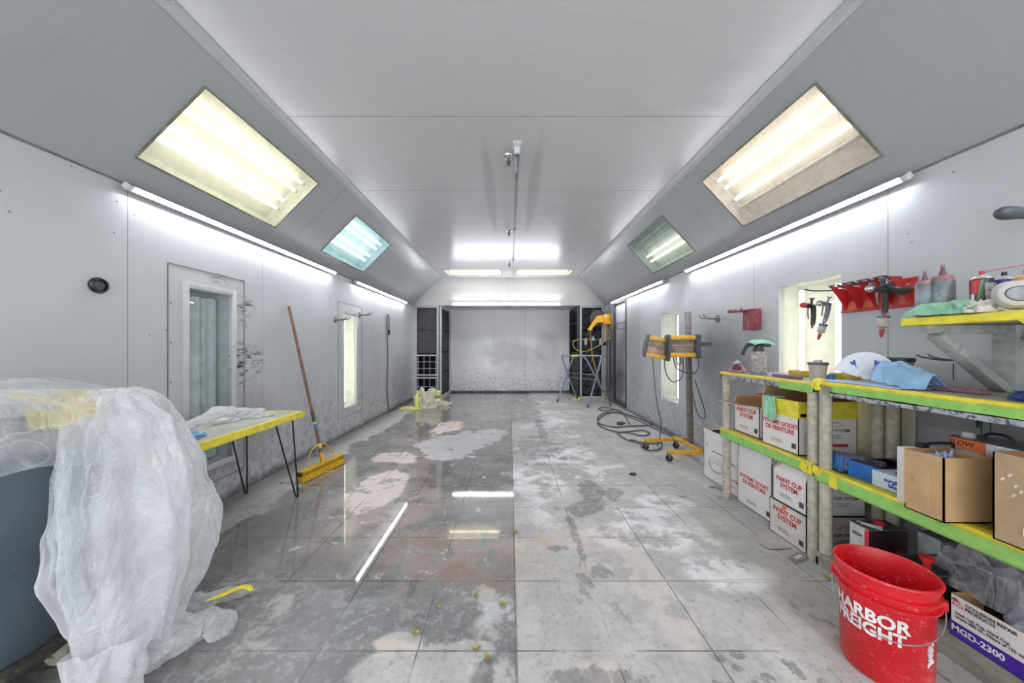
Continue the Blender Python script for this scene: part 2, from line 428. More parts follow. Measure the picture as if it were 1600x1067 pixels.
CARDWD = mat('grubby_white_carton', (216, 211, 203), .6, var=.07, scale=6, dirt=((130, 118, 108), 10, .6))
CARDB = mat('brown_cardboard', (182, 142, 102), .7, var=.07, scale=14)
CARDT = mat('tan_cardboard', (196, 162, 118), .7, var=.06, scale=10)
CARDT2 = mat('scuffed_tan_cardboard', (184, 156, 124), .7, var=.08, scale=8, dirt=((222, 208, 188), 7, .66))
REDPR = mat('red_print', (204, 58, 58), .5, var=.1, scale=60)
BLKPR = mat('black_print', (52, 50, 54), .6)
PURPR = mat('purple_print', (72, 40, 160), .45)
WHTPR = mat('white_print', (236, 232, 232), .5)
BLUEPR = mat('blue_print', (60, 70, 170), .5)
def red_pail():
    t = NT('red_pail_plastic'); z = t.sep()[2]
    c = t.mix(t.mapr(t.noise(5., 4), .3, .7), rgb(186, 16, 28), rgb(214, 26, 38))
    dust = t.mapr(t.noise(70., 4, .6), .60, .68)
    c = t.mix(t.mul(dust, .40), c, rgb(232, 150, 150))
    sc = t.mul(t.mapr(t.noise(28., 8, .8, t.vec((1., 1., 1.6))), .50, .62), t.mul(t.mapr(z, .22, .10), t.mapr(t.noise(6., 4), .42, .58)))
    c = t.mix(t.mul(sc, .55), c, rgb(196, 130, 134))
    return t.done(t.bsdf(c, .34))
REDPL = red_pail()
REDPAINT = mat('red_rack_enamel', (190, 44, 46), .35, var=.12, scale=16, dirt=((222, 130, 96), 22, .60))
REDDULL = mat('dusty_red_enamel', (150, 72, 78), .55, var=.14, scale=16, dirt=((150, 128, 136), 12, .56))
CANBLUE = mat('slate_grey_bin_plastic', (82, 94, 102), .45, var=.12, scale=3, dirt=((120, 134, 142), 26, .63))
BROWNW = mat('brown_painted_wood', (122, 84, 66), .45, var=.14, scale=14)
YBRIS = mat('yellow_broom_fibre', (232, 186, 32), .7, var=.2, scale=60, bump=.8)
YBRACE = mat('yellow_painted_wire', (226, 182, 88), .4)
ORANGEY = mat('orange_yellow_enamel', (226, 170, 44), .35, var=.1, scale=16)
ORANGEP = mat('yellow_orange_hose_arm', (244, 178, 20), .35, var=.08)
HOSEY = mat('yellow_air_hose', (216, 176, 96), .5)
BLUEG = mat('blue_grey_tube_enamel', (136, 152, 176), .35, .1, var=.18, scale=20)
GALV = mat('weathered_galvanised', (138, 132, 128), .45, .5, var=.16, scale=18)
GREENCL = mat('mint_green_cloth', (154, 208, 176), .9, var=.1, scale=18, bump=.6)
BLUECL = mat('blue_paper_cloth', (150, 192, 226), .8, var=.12, scale=14, bump=.6)
MAROON = mat('maroon_abrasive', (142, 100, 114), .85, var=.14, scale=40)
PINKM = mat('dusty_pink_rubber', (176, 126, 132), .6, var=.15, scale=20)
TEAL = mat('dusty_teal_pad', (110, 158, 160), .7)
CONCW = mat('painted_timber_grey', (166, 168, 164), .7, var=.14, scale=10, dirt=((110, 104, 94), 8, .60))
PAPERW = mat('white_filter_paper', (224, 228, 238), .8, var=.03)
FOAM = mat('grey_filter_pad', (96, 92, 98), .95, var=.3, scale=70, bump=1.)
FOAMD = mat('sooty_filter_pad', (62, 68, 66), .95, var=.45, scale=9, bump=1., dirt=((30, 32, 34), 5, .55))
BLACKV = mat('black_void_shade', (14, 16, 20), .7)  # darkness of the unlit ducts put into the colour
LEAFM = mat('dry_yellow_leaf', (176, 164, 92), .7, var=.2, scale=60)
LEAFP = mat('pale_dry_leaf', (196, 188, 160), .7, var=.2, scale=60)
DEBRIS = mat('dark_scrap', (58, 54, 52), .7)

# ------------------------------------------------------------------ the room
def panel(b, o, u, v, ur, vr, holes, reveal=None):
    """planar surface o + s*u + t*v with rectangular holes (s0,s1,t0,t1)"""
    o = Vector(o); u = Vector(u); v = Vector(v)
    S = sorted(set([*ur] + [h[i] for h in holes for i in (0, 1)])); T = sorted(set([*vr] + [h[i] for h in holes for i in (2, 3)]))
    for a, c in zip(S, S[1:]):
        for d, e in zip(T, T[1:]):
            ms, mt = (a+c)/2, (d+e)/2
            if any(h[0] < ms < h[1] and h[2] < mt < h[3] for h in holes): continue
            b.quad(o+u*a+v*d, o+u*c+v*d, o+u*c+v*e, o+u*a+v*e)
    if reveal:
        r = Vector(reveal)
        for h in holes:
            c = [o+u*h[0]+v*h[2], o+u*h[1]+v*h[2], o+u*h[1]+v*h[3], o+u*h[0]+v*h[3]]
            for i in range(4): b.quad(c[i], c[(i+1) % 4], c[(i+1) % 4]+r, c[i]+r)
    return b

W1 = (2.554, 2.95, .354, 1.736); W2 = (4.94, 5.33, .41, 1.766); W3 = (4.78, 5.33, .493, 1.80); W4 = (2.43, 2.995, .95-.5, 1.817)
DOOR = (6.93, 7.74, .08, 2.26)
b = MB(); b.quad((XL-.3, YN, 0), (XR+.6, YN, 0), (XR+.6, YB+.05, 0), (XL-.3, YB+.05, 0))
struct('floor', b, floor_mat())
WL = wall_mat('left_wall_panels', 1, (2.15, 3.32, 4.57, 7.0), stains=((3.0, .55, .5, .35, .25), (5.9, 1.0, .5, .9, .16), (7.6, .6, .8, .5, .3)),
              window_stains=((3.10, 1.66, .13, .10, 1.), (3.12, 1.18, .22, .17, 1.), (3.06, .93, .05, .04, .9), (2.85, 1.86, .12, .05, .6), (3.07, 1.5, .06, .05, .9)))
b = panel(MB(), (XL, 0, 0), (0, 1, 0), (0, 0, 1), (YN, YP), (0, ZW), [W1, W2], (-.03, 0, 0)); struct('wall_left', b, WL, smooth=False)
WR = wall_mat('right_wall_panels', 1, (2.13, 3.30, 4.49, 6.1), base=(196, 199, 202), stains=((3.75, 1.05, .55, .5, .5), (3.95, 1.55, .25, .2, .2), (6.5, 1.3, .5, .9, .3), (8.1, 1.0, .4, 1.1, .75), (8.2, .3, .4, .5, .7), (1.6, .8, .7, .3, .3)),
              window_stains=((8.05, .8, .2, .5, 1.), (8.1, 1.4, .15, .25, 1.)))
b = panel(MB(), (XR, 0, 0), (0, 1, 0), (0, 0, 1), (YN, YP), (0, ZW), [W3, W4, DOOR], (.05, 0, 0)); struct('wall_right', b, WR, smooth=False)
CEIL = ceil_mat('ceiling_panels', (2.554, 3.765, 5.04, 6.15, 7.33), base=(196, 196, 196), rough=.25, marks=True)
BL = [(-1.50, -.19, 7.66, 8.24), (.13, 1.43, 7.66, 8.24)]
b = panel(MB(), (0, 0, ZC), (1, 0, 0), (0, 1, 0), (FL, FR), (YN, YP), BL); struct('ceiling', b, CEIL, smooth=False)
uL = Vector((FL-XL, 0, ZC-ZW)); LL = uL.length; uL.normalize(); uR = Vector((FR-XR, 0, ZC-ZW)); LR = uR.length; uR.normalize()
SLL = [(2.07, 3.30, .19, .79), (4.10, 5.28, .19, .79)]
SLR = [(2.05, 3.27, .18, .77), (4.12, 5.34, .18, .77)]
SL = ceil_mat('sloped_panels', (1.0, 3.62, 5.95), base=(168, 170, 172), rough=.3)
b = panel(MB(), (XL, 0, ZW), (0, 1, 0), uL, (YN, YP), (0, LL), SLL); struct('ceiling_left_slope', b, SL, smooth=False)
b = panel(MB(), (XR, 0, ZW), (0, 1, 0), uR, (YN, YP), (0, LR), SLR); struct('ceiling_right_slope', b, SL, smooth=False)
# folded trims with rivets along the ceiling folds
for k, (x, sg) in enumerate(((FL, -1), (FR, 1))):
    b = MB(); b.bar((x-sg*.022, YN, ZC-.004), (x-sg*.022, YP, ZC-.004), .045, .006)
    q = Vector((XL, 0, ZW))+uL*(LL-.02) if sg < 0 else Vector((XR, 0, ZW))+uR*(LR-.02)
    nrm = Vector((-sg, 0, -1)).normalized()
    b.bar(q+nrm*.004+Vector((0, YN, 0)), q+nrm*.004+Vector((0, YP, 0)), .04, .005, up=nrm)
    for i in range(32):
        b.sph((x-sg*.03, -1+i*.3, ZC-.008), .006, 8)
    struct('trim_%d' % (k+1), b, mat('clean_fold_trim', (184, 185, 188), .5, var=.03))
# caulk beads at the wall tops
for k, x in ((3, XL+.004), (4, XR-.004)):
    b = MB(); b.tube([(x, YN+i*.4, ZW+.002*math.sin(i*2.1)) for i in range(26)], .006, 6); struct('trim_%d' % k, b, mat('grey_caulk', (120, 120, 120), .7))
# back: header, recess
HD = wall_mat('header_panels', 0, (-.05,), base=(214, 214, 214), grime=0., specks=.3)
b = MB(); b.quad((XL, YP, ZW), (XR, YP, ZW), (FR, YP, ZC), (FL, YP, ZC))
b.quad((-1.74, YP, 2.33), (1.70, YP, 2.33), (1.68, YB, 2.33), (-1.68, YB, 2.33)); struct('wall_header', b, HD, smooth=False)
WB = wall_mat('far_wall_panels', 0, (-.45, .42), base=(240, 240, 242), stains=((.05, 1.1, .7, .35, .34), (1.05, 1.2, .35, .45, .28), (-1.25, 1.15, .5, .5, .14), (.2, .7, .6, .5, .12)))
b = MB(); b.quad((-1.70, YB, 0), (1.70, YB, 0), (1.70, YB, 2.33), (-1.70, YB, 2.33)); struct('wall_back', b, WB, smooth=False)
b = MB(); b.b2((-1.68, YB-.02, 0), (1.68, YB-.002, .035)); struct('baseboard_back', b, mat('grimy_base', (92, 84, 72), .7, var=.3))
# dark voids behind the exhaust racks
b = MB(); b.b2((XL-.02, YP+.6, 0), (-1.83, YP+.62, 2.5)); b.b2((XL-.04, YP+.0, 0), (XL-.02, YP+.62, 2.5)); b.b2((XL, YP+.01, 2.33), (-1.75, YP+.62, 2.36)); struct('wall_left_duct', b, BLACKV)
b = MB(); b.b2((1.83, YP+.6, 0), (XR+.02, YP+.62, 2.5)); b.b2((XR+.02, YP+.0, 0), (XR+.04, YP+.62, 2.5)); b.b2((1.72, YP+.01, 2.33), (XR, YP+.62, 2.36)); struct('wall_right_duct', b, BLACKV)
# corner posts
b = MB(); b.b2((XL, YP-.03, 0), (XL+.045, YP+.01, ZW)); struct('trim_5', b, TRIMW)
b = MB(); b.b2((XR-.03, YP-.03, 0), (XR, YP+.01, ZW)); struct('trim_6', b, TRIMW)

def pad_rack(name, label, x0, x1, pads, m, grilles=()):
    t = thing(name, label, 'filter rack', ((x0+x1)/2, YP, 0)); cx = (x0+x1)/2; w = x1-x0
    b = MB()
    for x in (x0, x1): b.b2((x-cx-.022, -.03, 0), (x-cx+.022, .02, ZW-.01), .003)
    for z in (.03, ZW-.03): b.b2((x0-cx, -.02, z-.025), (x1-cx, .02, z+.025))
    b.build('frame', TRIMW, t)
    for (z0, z1) in pads:
        b = MB()
        def f(u, v, z0=z0, z1=z1):
            x = -w/2+.02+u*(w-.04); z = z0+v*(z1-z0)
            e = min(u, 1-u, v, 1-v)
            return Vector((x, .03-.022*min(1, e*9)+.014*noise.noise(Vector((x*9, z*9, z0*3))), z+.012*noise.noise(Vector((x*5, v*3, z0*7)))*(1 if v in (0, 1) else 0)))
        b.grid(f, 22, 22); b.build('filter_pad', m, t)
    for (z0, z1, nr, split) in grilles:
        b = MB()
        b.b2((-w/2+.02, -.015, z1-.02), (w/2-.02, .015, z1+.012)); b.b2((-w/2+.02, -.015, z0-.012), (w/2-.02, .015, z0+.02))
        for i in range(4): x = -w/2+.05+(w-.1)*i/3; b.cyl((x, 0, z0), (x, 0, z1), .006, seg=6)
        for j in range(1, nr): z = z0+(z1-z0)*j/nr; b.cyl((-w/2+.02, 0, z), (w/2-.02, 0, z), .006, seg=6)
        b.build('wire_grille', WHITE, t)
    return t
pad_rack('exhaust_filter_rack', 'white framed filter rack with grey pads above open wire grilles, left of recess', XL+.07, -1.80,
         [(1.69, 2.27), (1.12, 1.68)], FOAM, [(.58, 1.08, 3, 1), (.07, .52, 2, 1)])
pad_rack('exhaust_filter_rack', 'white framed exhaust filter rack full of sooty dark pads, behind the yellow hose reel', 1.76, XR-.06,
         [(1.72, 2.28), (1.20, 1.70), (.66, 1.18), (.08, .64)], FOAMD)
def side_rack(name, label, xa, xb, sg, m, pads, opens=()):
    t = thing(name, label, 'filter rack', ((xa+xb)/2, (YP+YB)/2, 0)); c = Vector(((xa+xb)/2, (YP+YB)/2, 0))
    A = Vector((xa, YP+.04, 0))-c; B = Vector((xb, YB-.03, 0))-c
    b = MB()
    for p in (A, B): b.bar(p, p+Vector((0, 0, 2.31)), .045, .045, up=Vector((1, 0, 0)))
    for z in (.03, 2.28): b.bar(A+Vector((0, 0, z)), B+Vector((0, 0, z)), .03, .05)
    if opens:
        for z in (1.0, 1.45, 1.9): b.bar(A+Vector((0, 0, z)), B+Vector((0, 0, z)), .02, .02)
    b.build('frame', TRIMW if not opens else DKMET, t)
    for z0, z1 in pads:
        b = MB()
        def f(u, v, z0=z0, z1=z1):
            p = A.lerp(B, .04+.92*u); e = min(u, 1-u, v, 1-v)
            return Vector((p.x+sg*(.03-.022*min(1, e*9)+.014*noise.noise(Vector((u*9, v*9, z0*3)))), p.y, z0+v*(z1-z0)))
        b.grid(f, 20, 20); b.build('filter_pad', m, t)
    return t
side_rack('exhaust_filter_rack', 'side filter rack with greenish grey pads along the left side of the far recess', -1.735, -1.69, -1, FOAMD, [(1.72, 2.26), (1.16, 1.70), (.62, 1.14), (.06, .60)])
side_rack('exhaust_filter_rack', 'dark side filter rack with open upper frame on the right of the recess', 1.70, 1.69, 1, FOAMD, [(.62, 1.14), (.06, .60)], (1,))
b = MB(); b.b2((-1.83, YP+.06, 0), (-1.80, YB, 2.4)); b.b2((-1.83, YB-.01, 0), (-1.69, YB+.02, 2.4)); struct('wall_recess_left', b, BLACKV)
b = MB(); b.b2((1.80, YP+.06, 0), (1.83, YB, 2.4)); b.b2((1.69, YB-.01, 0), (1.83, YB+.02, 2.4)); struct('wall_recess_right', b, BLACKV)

# door in the right wall --------------------------------------------------
d = thing('door_1', 'grimy grey metal door set in the right wall near the far corner', 'door', (XR+.05, (DOOR[0]+DOOR[1])/2, DOOR[2]), kind='structure')
hw = (DOOR[1]-DOOR[0])/2; H = DOOR[3]-DOOR[2]
b = MB()
for s in (-1, 1): b.b2((-.065, s*hw-.02, 0), (-.02, s*hw+.02, H+.02))
b.b2((-.065, -hw, H-.02), (-.02, hw, H+.02)); b.b2((-.065, -hw, -.04), (-.02, hw, .01)); b.build('door_frame', mat('dark_door_frame', (66, 66, 70), .5, var=.2), d)
b = MB(); b.b2((-.01, -hw-.08, -.06), (.04, hw+.08, H+.05)); b.build('door_leaf', wall_mat('sooty_door', 1, (), base=(196, 198, 203), stains=((.05, .9, .3, .6, .6), (-.2, 1.5, .2, .3, .4), (.2, .3, .3, .4, .6))), d)
b = MB(); b.cyl((0, .25, 1.72), (-.05, .25, 1.72), .008); b.cyl((-.05, .32, 1.72), (-.05, -.3, 1.72), .01); b.cyl((-.02, .32, 1.6), (-.02, -.25, 1.6), .008)
b.cyl((0, .3, 1.72), (-.05, .3, 1.60), .008); b.build('push_bar', STEEL, d)

# lamps ------------------------------------------------------------------
LED = emit('cool_led_tube', (243, 245, 255), 50.)
LEDH = emit('header_led_tube', (243, 245, 255), 62.)
FLU = emit('fluorescent_tube', (255, 251, 232), 2.6)
FLUC = emit('cool_fluorescent_tube', (236, 252, 255), 2.6)
FLUB = emit('wall_fluorescent_tube', (255, 254, 242), 4.)
FLUBK = emit('rear_fluorescent_tube', (255, 252, 232), 6.)
OFFT = mat('unlit_tube_glass', (214, 216, 212), .3)
def led(label, p0, p1, out, group=None, tm=None):
    """slim LED batten from p0 to p1, out = direction the tube faces"""
    p0 = Vector(p0); p1 = Vector(p1); c = (p0+p1)/2; out = Vector(out).normalized(); dr = (p1-p0).normalized()
    t = thing('led_tube_light', label, 'tube light', c, group=group)
    b = MB(); b.bar(p0-c-dr*.01, p1-c+dr*.01, .034, .014, up=out, bev=.003); 
    if tm is None:
        sdv = dr.cross(out).normalized()
        for s in (-1, 1): b.bar(p0-c+sdv*s*.0185+out*.012, p1-c+sdv*s*.0185+out*.007, .003, .024, up=out)
    b.build('housing', mat('grey_channel', (140, 140, 146), .5), t)
    b = MB(); b.cyl(p0-c+out*.018+dr*.02, p1-c+out*.018-dr*.02, .014, seg=12); b.build('tube', tm or LED, t)
    for e, s in ((p0, 1), (p1, -1)):
        b = MB(); b.bar(e-c+out*.014-dr*s*.015, e-c+out*.014+dr*s*.022, .038, .038, up=out, bev=.004); b.build('end_cap', WHITE, t)
    return t
oL = Vector((1, 0, -1)); oR = Vector((-1, 0, -1))
led('long white tube light along the top of the left wall above the first window', (XL+.045, 2.10, ZW-.02), (XL+.045, 4.60, ZW-.02), oL)
led('white tube light at the top of the left wall nearest the far corner', (XL+.045, 5.2, ZW-.02), (XL+.045, 7.75, ZW-.02), oL)
led('long white tube light along the top of the right wall above the shelves', (XR-.045, 1.98, ZW-.02), (XR-.045, 4.48, ZW-.02), oR)
led('white tube light at the top of the right wall above the door', (XR-.045, 5.13, ZW-.02), (XR-.045, 7.75, ZW-.02), oR)
for x, oo, sd in ((XL+.03, oL, 'left'), (XR-.03, oR, 'right')):  # unseen tube lights added beside the camera to brighten the near end
    led('unseen tube light added for brightness along the top of the %s wall, beside the camera' % sd, (x, -1.3, ZW-.02), (x, 1.15, ZW-.02), oo)
led('horizontal white tube light across the header of the far recess', (-1.43, YP-.04, 2.375), (1.24, YP-.04, 2.375), (0, -1, -.5), tm=LEDH)

def troffer(label, o, u, v, n, L, Wd, tubes, lens, tubem, housing, gap=None):
    """recessed fixture; o corner, u along length, v across, n away from the room"""
    o = Vector(o); u = Vector(u).normalized(); v = Vector(v).normalized(); n = Vector(n).normalized()
    c = o+u*L/2+v*Wd/2
    t = thing('ceiling_light', label, 'ceiling light', c)
    P = lambda a, b_, d_: u*(a-L/2)+v*(b_-Wd/2)+n*d_
    b = MB(); D = .13
    b.quad(P(0, 0, D), P(L, 0, D), P(L, Wd, D), P(0, Wd, D))
    for (a0, b0, a1, b1) in ((0, 0, L, 0), (L, 0, L, Wd), (L, Wd, 0, Wd), (0, Wd, 0, 0)):
        b.quad(P(a0, b0, 0), P(a1, b1, 0), P(a1, b1, D), P(a0, b0, D))
    b.build('housing', housing, t, smooth=False, normals=False)
    for i, (f, on) in enumerate(tubes):
        b = MB(); y = f*Wd; b.cyl(P(.07, y, .075), P(L-.07, y, .075), .017, seg=12); b.build('tube', tubem if on else OFFT, t)
    for a in (.045, L-.045):
        for f, on in tubes: b = MB(); b.box(P(a, f*Wd, .075), (.03, .03, .03), None, .004); b.build('socket', WHITE, t)
    b = MB(); e = .002
    b.quad(P(e, e, -.003), P(L-e, e, -.003), P(L-e, Wd-e, -.003), P(e, Wd-e, -.003)); b.build('lens', lens, t)
    b = MB()
    ww = .012
    for (a0, b0, a1, b1) in ((0, 0, L, 0), (L, 0, L, Wd), (L, Wd, 0, Wd), (0, Wd, 0, 0)):
        b.bar(P(a0, b0, -.004), P(a1, b1, -.004), ww, .008, up=n)
    b.build('frame', mat('dusty_light_frame', (132, 132, 120), .6, var=.2), t)
    return t
HWm = mat('yellowed_fixture_white', (228, 228, 221), .5, var=.03)
HTm = mat('teal_fixture_white', (216, 226, 226), .5, var=.03)
HPm = mat('aged_fixture_white', (228, 224, 220), .5, var=.04)
HGm = mat('grey_fixture_white', (196, 204, 200), .5, var=.05)
lensY = glass_mat('yellowed_lens', (253, 252, 243), dirt=.16, dirtcol=(228, 227, 212))
lensT = glass_mat('teal_lens', (232, 247, 249), dirt=.16, dirtcol=(200, 225, 225))
lensP = glass_mat('stained_lens', (253, 250, 246), dirt=.25, dirtcol=(226, 212, 200))
lensG = glass_mat('green_grey_lens', (236, 244, 239), dirt=.22, dirtcol=(190, 200, 194))
nL = Vector((-1, 0, 1)).normalized(); nR = Vector((1, 0, 1)).normalized()
def slope_o(sg, y, s): return (Vector((XL, y, ZW))+uL*s) if sg < 0 else (Vector((XR, y, ZW))+uR*s)
for lab, sg, h, tb, ln, tm, hm in (
    ('large yellowish recessed fluorescent light in the left slope nearest the camera', -1, SLL[0], [(.26, 1), (.42, 1), (.66, 1), (.82, 1)], lensY, FLU, HWm),
    ('teal tinted recessed fluorescent light in the left slope farther from the camera', -1, SLL[1], [(.26, 1), (.42, 1), (.66, 1), (.82, 1)], lensT, FLUC, HTm),
    ('large recessed light in the right slope nearest the camera with a pinkish stained half', 1, SLR[0], [(.26, 0), (.42, 1), (.66, 1), (.82, 1)], lensP, FLU, HPm),
    ('greenish grey half lit recessed light in the right slope farther from the camera', 1, SLR[1], [(.26, 1), (.42, 1), (.66, 0), (.82, 0)], lensG, FLU, HGm)):
    troffer(lab, slope_o(sg, h[0], h[2]), (0, 1, 0), uL if sg < 0 else uR, nL if sg < 0 else nR, h[1]-h[0], h[3]-h[2], tb, ln, tm, hm)
for lab, h in (('rear ceiling light just left of the ceiling pipe above the far recess', BL[0]), ('rear ceiling light just right of the ceiling pipe above the far recess', BL[1])):
    troffer(lab, (h[0], h[2], ZC), (1, 0, 0), (0, 1, 0), (0, 0, 1), h[1]-h[0], h[3]-h[2], [(.25, 1), (.75, 1)], lensY, FLUBK, HWm)

# window light boxes ------------------------------------------------------
def window(n, label, W, side, lit, tubes, margin, pane, inner, ribs=0, plate=None):
    X = XL if side < 0 else XR; y0, y1, z0, z1 = W; cy = (y0+y1)/2; cz = (z0+z1)/2; o = side
    t = thing('window_%d' % n, label, 'window', (X, cy, z0), kind='structure'); hy = (y1-y0)/2; H = z1-z0
    b = MB(); dx = side*.26
    b.quad((dx, -hy-.1, -.02), (dx, hy+.1, -.02), (dx, hy+.1, H+.02), (dx, -hy-.1, H+.02))
    for s in (-1, 1): b.quad((side*.03, s*(hy+.1), -.02), (dx, s*(hy+.1), -.02), (dx, s*(hy+.1), H+.02), (side*.03, s*(hy+.1), H+.02))
    for z in (-.02, H+.02): b.quad((side*.03, -hy-.1, z), (dx, -hy-.1, z), (dx, hy+.1, z), (side*.03, hy+.1, z))
    b.build('light_box', inner, t, smooth=False, normals=False)
    if ribs:
        b = MB(); pts = []
        for i in range(ribs*4+1):
            y = -hy-.08+(2*hy+.16)*i/(ribs*4); k = i % 4
            pts.append((side*(.2-(.05 if k in (1, 2) else 0)), y))
        for (xa, ya), (xb, yb) in zip(pts, pts[1:]): b.quad((xa, ya, .0), (xb, yb, .0), (xb, yb, H-.03), (xa, ya, H-.03))
        b.build('ribbed_reflector', inner, t, smooth=False)
    for (f, on) in tubes:
        b = MB(); y = -hy+f*2*hy; b.cyl((side*.14, y, .04), (side*.14, y, H-.04), .017, seg=12)
        b.build('tube', (FLUB if on else OFFT), t)
    if pane:
        b = MB(); b.quad((side*.025, -hy, 0), (side*.025, hy, 0), (side*.025, hy, H), (side*.025, -hy, H)); b.build('pane', pane, t)
    if margin:
        b = MB(); m_ = margin
        for (a0, a1, c0, c1) in ((-hy-m_, -hy, -m_, H+m_), (hy, hy+m_, -m_, H+m_), (-hy, hy, -m_, 0), (-hy, hy, H, H+m_)):
            b.b2((-side*.012, a0, c0), (side*.002, a1, c1), .002)
        b.build('window_frame', TRIMW, t)
    if plate:
        a0, a1, c0, c1 = plate; b = MB()
        for (p, q) in (((a0, c0), (a1, c0)), ((a1, c0), (a1, c1)), ((a1, c1), (a0, c1)), ((a0, c1), (a0, c0))):
            b.bar((-side*.002, p[0]-cy, p[1]-z0), (-side*.002, q[0]-cy, q[1]-z0), .006, .004, up=Vector((1, 0, 0)))
        nn = 7
        for i in range(nn):
            for (yy, zz) in ((a0+.02, c0+(c1-c0)*i/(nn-1)), (a1-.02, c0+(c1-c0)*i/(nn-1))): b.sph((-side*.003, yy-cy, zz-z0), .006, 6)
        b.build('mounting_plate_edge', mat('scuffed_edge_line', (120, 120, 124), .6), t)
    return t
GREYBOX = mat('unlit_box_grey', (232, 236, 236), .45, var=.05)
WARMBOX = mat('lit_box_white', (229, 230, 225), .5, var=.04)
window(1, 'unlit grey window with ribbed panels behind glass, left wall behind the table', W1, -1, False, [(.3, 0), (.7, 0)], .045, glass_mat('grey_pane', (238, 244, 245), dirt=.13, dirtcol=(190, 200, 202)), GREYBOX, ribs=4, plate=(2.40, 3.09, .20, 1.89))
window(2, 'narrow brightly lit window in the left wall beyond the broom', W2, -1, True, [(.35, 1), (.75, 1)], .05, glass_mat('clear_pane', (250, 252, 246), dirt=.08, dirtcol=(226, 228, 214)), WARMBOX, plate=(4.78, 5.55, .27, 1.93))
window(3, 'brightly lit window in the right wall behind the heat lamp stand', W3, 1, True, [(.2, 1), (.5, 1)], .0, glass_mat('white_pane', (250, 252, 248), dirt=.12, dirtcol=(230, 234, 226)), WARMBOX)
window(4, 'wide brightly lit window in the right wall above the shelves', W4, 1, True, [(.30, 1), (.87, 1)], .0, glass_mat('bright_pane', (250, 250, 242), dirt=.12, dirtcol=(228, 228, 210)), WARMBOX, ribs=0)

# ------------------------------------------------------------------ ceiling pipe and sprinklers
t = thing('ceiling_conduit', 'thin steel rod running along the ceiling centre to the far header', 'conduit', (.06, 2.9, ZC))
b = MB(); b.box((0, 0, -.006), (.075, .10, .012), None, .003); b.box((0, .03, -.035), (.05, .03, .06), None, .005); b.build('mounting_bracket', WHITE, t)
b = MB(); b.cyl((0, .05, -.045), (0, .42, -.045), .011, seg=12)
pts = []
for i in range(161):
    a = i*PI/4; pts.append((.02*math.cos(a), .07+.30*i/160, -.045+.02*math.sin(a)))
b.tube(pts, .003, 5); b.build('coil_spring', STEEL, t)
b = MB(); b.cyl((0, .36, -.045), (.01, 5.58, -.05), .008, seg=10); b.cyl((.012, .4, -.03), (.02, 2.1, -.035), .004, seg=6); b.build('rod', STEEL, t)
for y in (.40, 1.95, 3.65):
    b = MB(); b.cyl((.003, y, -.047), (.003, y+.17, -.047), .017, .013, seg=12); b.cyl((.003, y+.05, -.047), (.003, y+.05, 0), .006, seg=8); b.build('coupling', GALV, t)
for i, (y, lab) in enumerate(((3.08, 'steel sprinkler head hanging from the ceiling beside the coil spring'), (5.05, 'second steel sprinkler head along the ceiling, midway down the rod'), (7.0, 'small sprinkler head on the ceiling nearest the far header'))):
    t = thing('sprinkler_head', lab, 'sprinkler', (-.015, y, ZC), group='ceiling sprinkler heads')
    b = MB(); b.lathe([(.0, 0), (.045, 0), (.04, -.012), (.018, -.016), (.018, -.02), (0, -.02)], seg=20); b.build('escutcheon', CHROME, t)
    b = MB(); b.lathe([(.014, -.018), (.014, -.045), (.020, -.048), (.020, -.058), (.01, -.062), (.01, -.075)], seg=14)
    for s in (-1, 1): b.tube([(s*.012, 0, -.05), (s*.017, 0, -.065), (s*.006, 0, -.083)], .003, 6)
    b.lathe([(0, -.083), (.018, -.083), (.02, -.087), (0, -.088)], seg=14); b.build('nozzle', GALV, t)

# ------------------------------------------------------------------ left wall fittings
p = Vector((XL, 1.99, 1.655)); t = thing('pipe_socket', 'round black pipe socket in the left wall near the bin', 'pipe socket', p)
b = MB(); b.lathe([(.026, .0), (.044, .0), (.047, .012), (.040, .026), (.032, .026), (.030, .004)], seg=28, ax=(1, 0, 0)); b.build('socket_ring', BLACKP, t)
b = MB(); b.lathe([(0, .002), (.022, .004), (.030, .012), (.026, .016), (.012, .012), (0, .014)], seg=24, ax=(1, 0, 0)); b.build('plug', mat('grey_worn_plug', (84, 90, 90), .45, var=.3, scale=50), t)

def hook(label, loc, sg, dy=1):
    t = thing('wall_hook', label, 'hook', loc); X = -sg
    b = MB(); b.lathe([(0, .012), (.03, .012), (.045, .006), (.048, 0), (0, 0)], seg=20, ax=(X, 0, 0)); b.build('base_plate', GALV, t)
    for k, s in enumerate((-1, 1)):
        b = MB(); b.tube([(X*.008, s*.01, 0), (X*.09, s*.025, .0), (X*.16, s*.04, .012), (X*.19, s*.045, .045)], .0075, 8, smooth=5); b.build('prong', GALV, t)
    return t
hook('double prong wall hook left of the narrow lit window', (XL, 4.70, 1.665), -1)
hook('double prong wall hook above the narrow lit window on its far side', (XL, 5.46, 1.80), -1)
hook('double prong wall hook on the right wall beside the red bracket', (XR, 3.88, 1.615), 1)

# hanging cord on the left wall
t = thing('power_cord', 'thin dark cord looped on the left wall, reaching the floor', 'cord', (XL+.02, 6.62, 0))
b = MB(); b.tube([(.0, .20, .006), (.0, .12, .01), (0, .10, .12), (0, .02, .45), (0, .05, 1.0), (0, .02, 1.5), (0, .0, 1.86), (0, .04, 1.93), (0, .1, 1.88), (0, .13, 1.70), (0, .12, 1.6)], .010, 8, smooth=8); b.build('cord', GREYCORD, t)
b = MB(); b.cyl((0, .12, 1.62), (0, .12, 1.52), .022, .018, seg=12); b.build('plug', BLACKP, t)

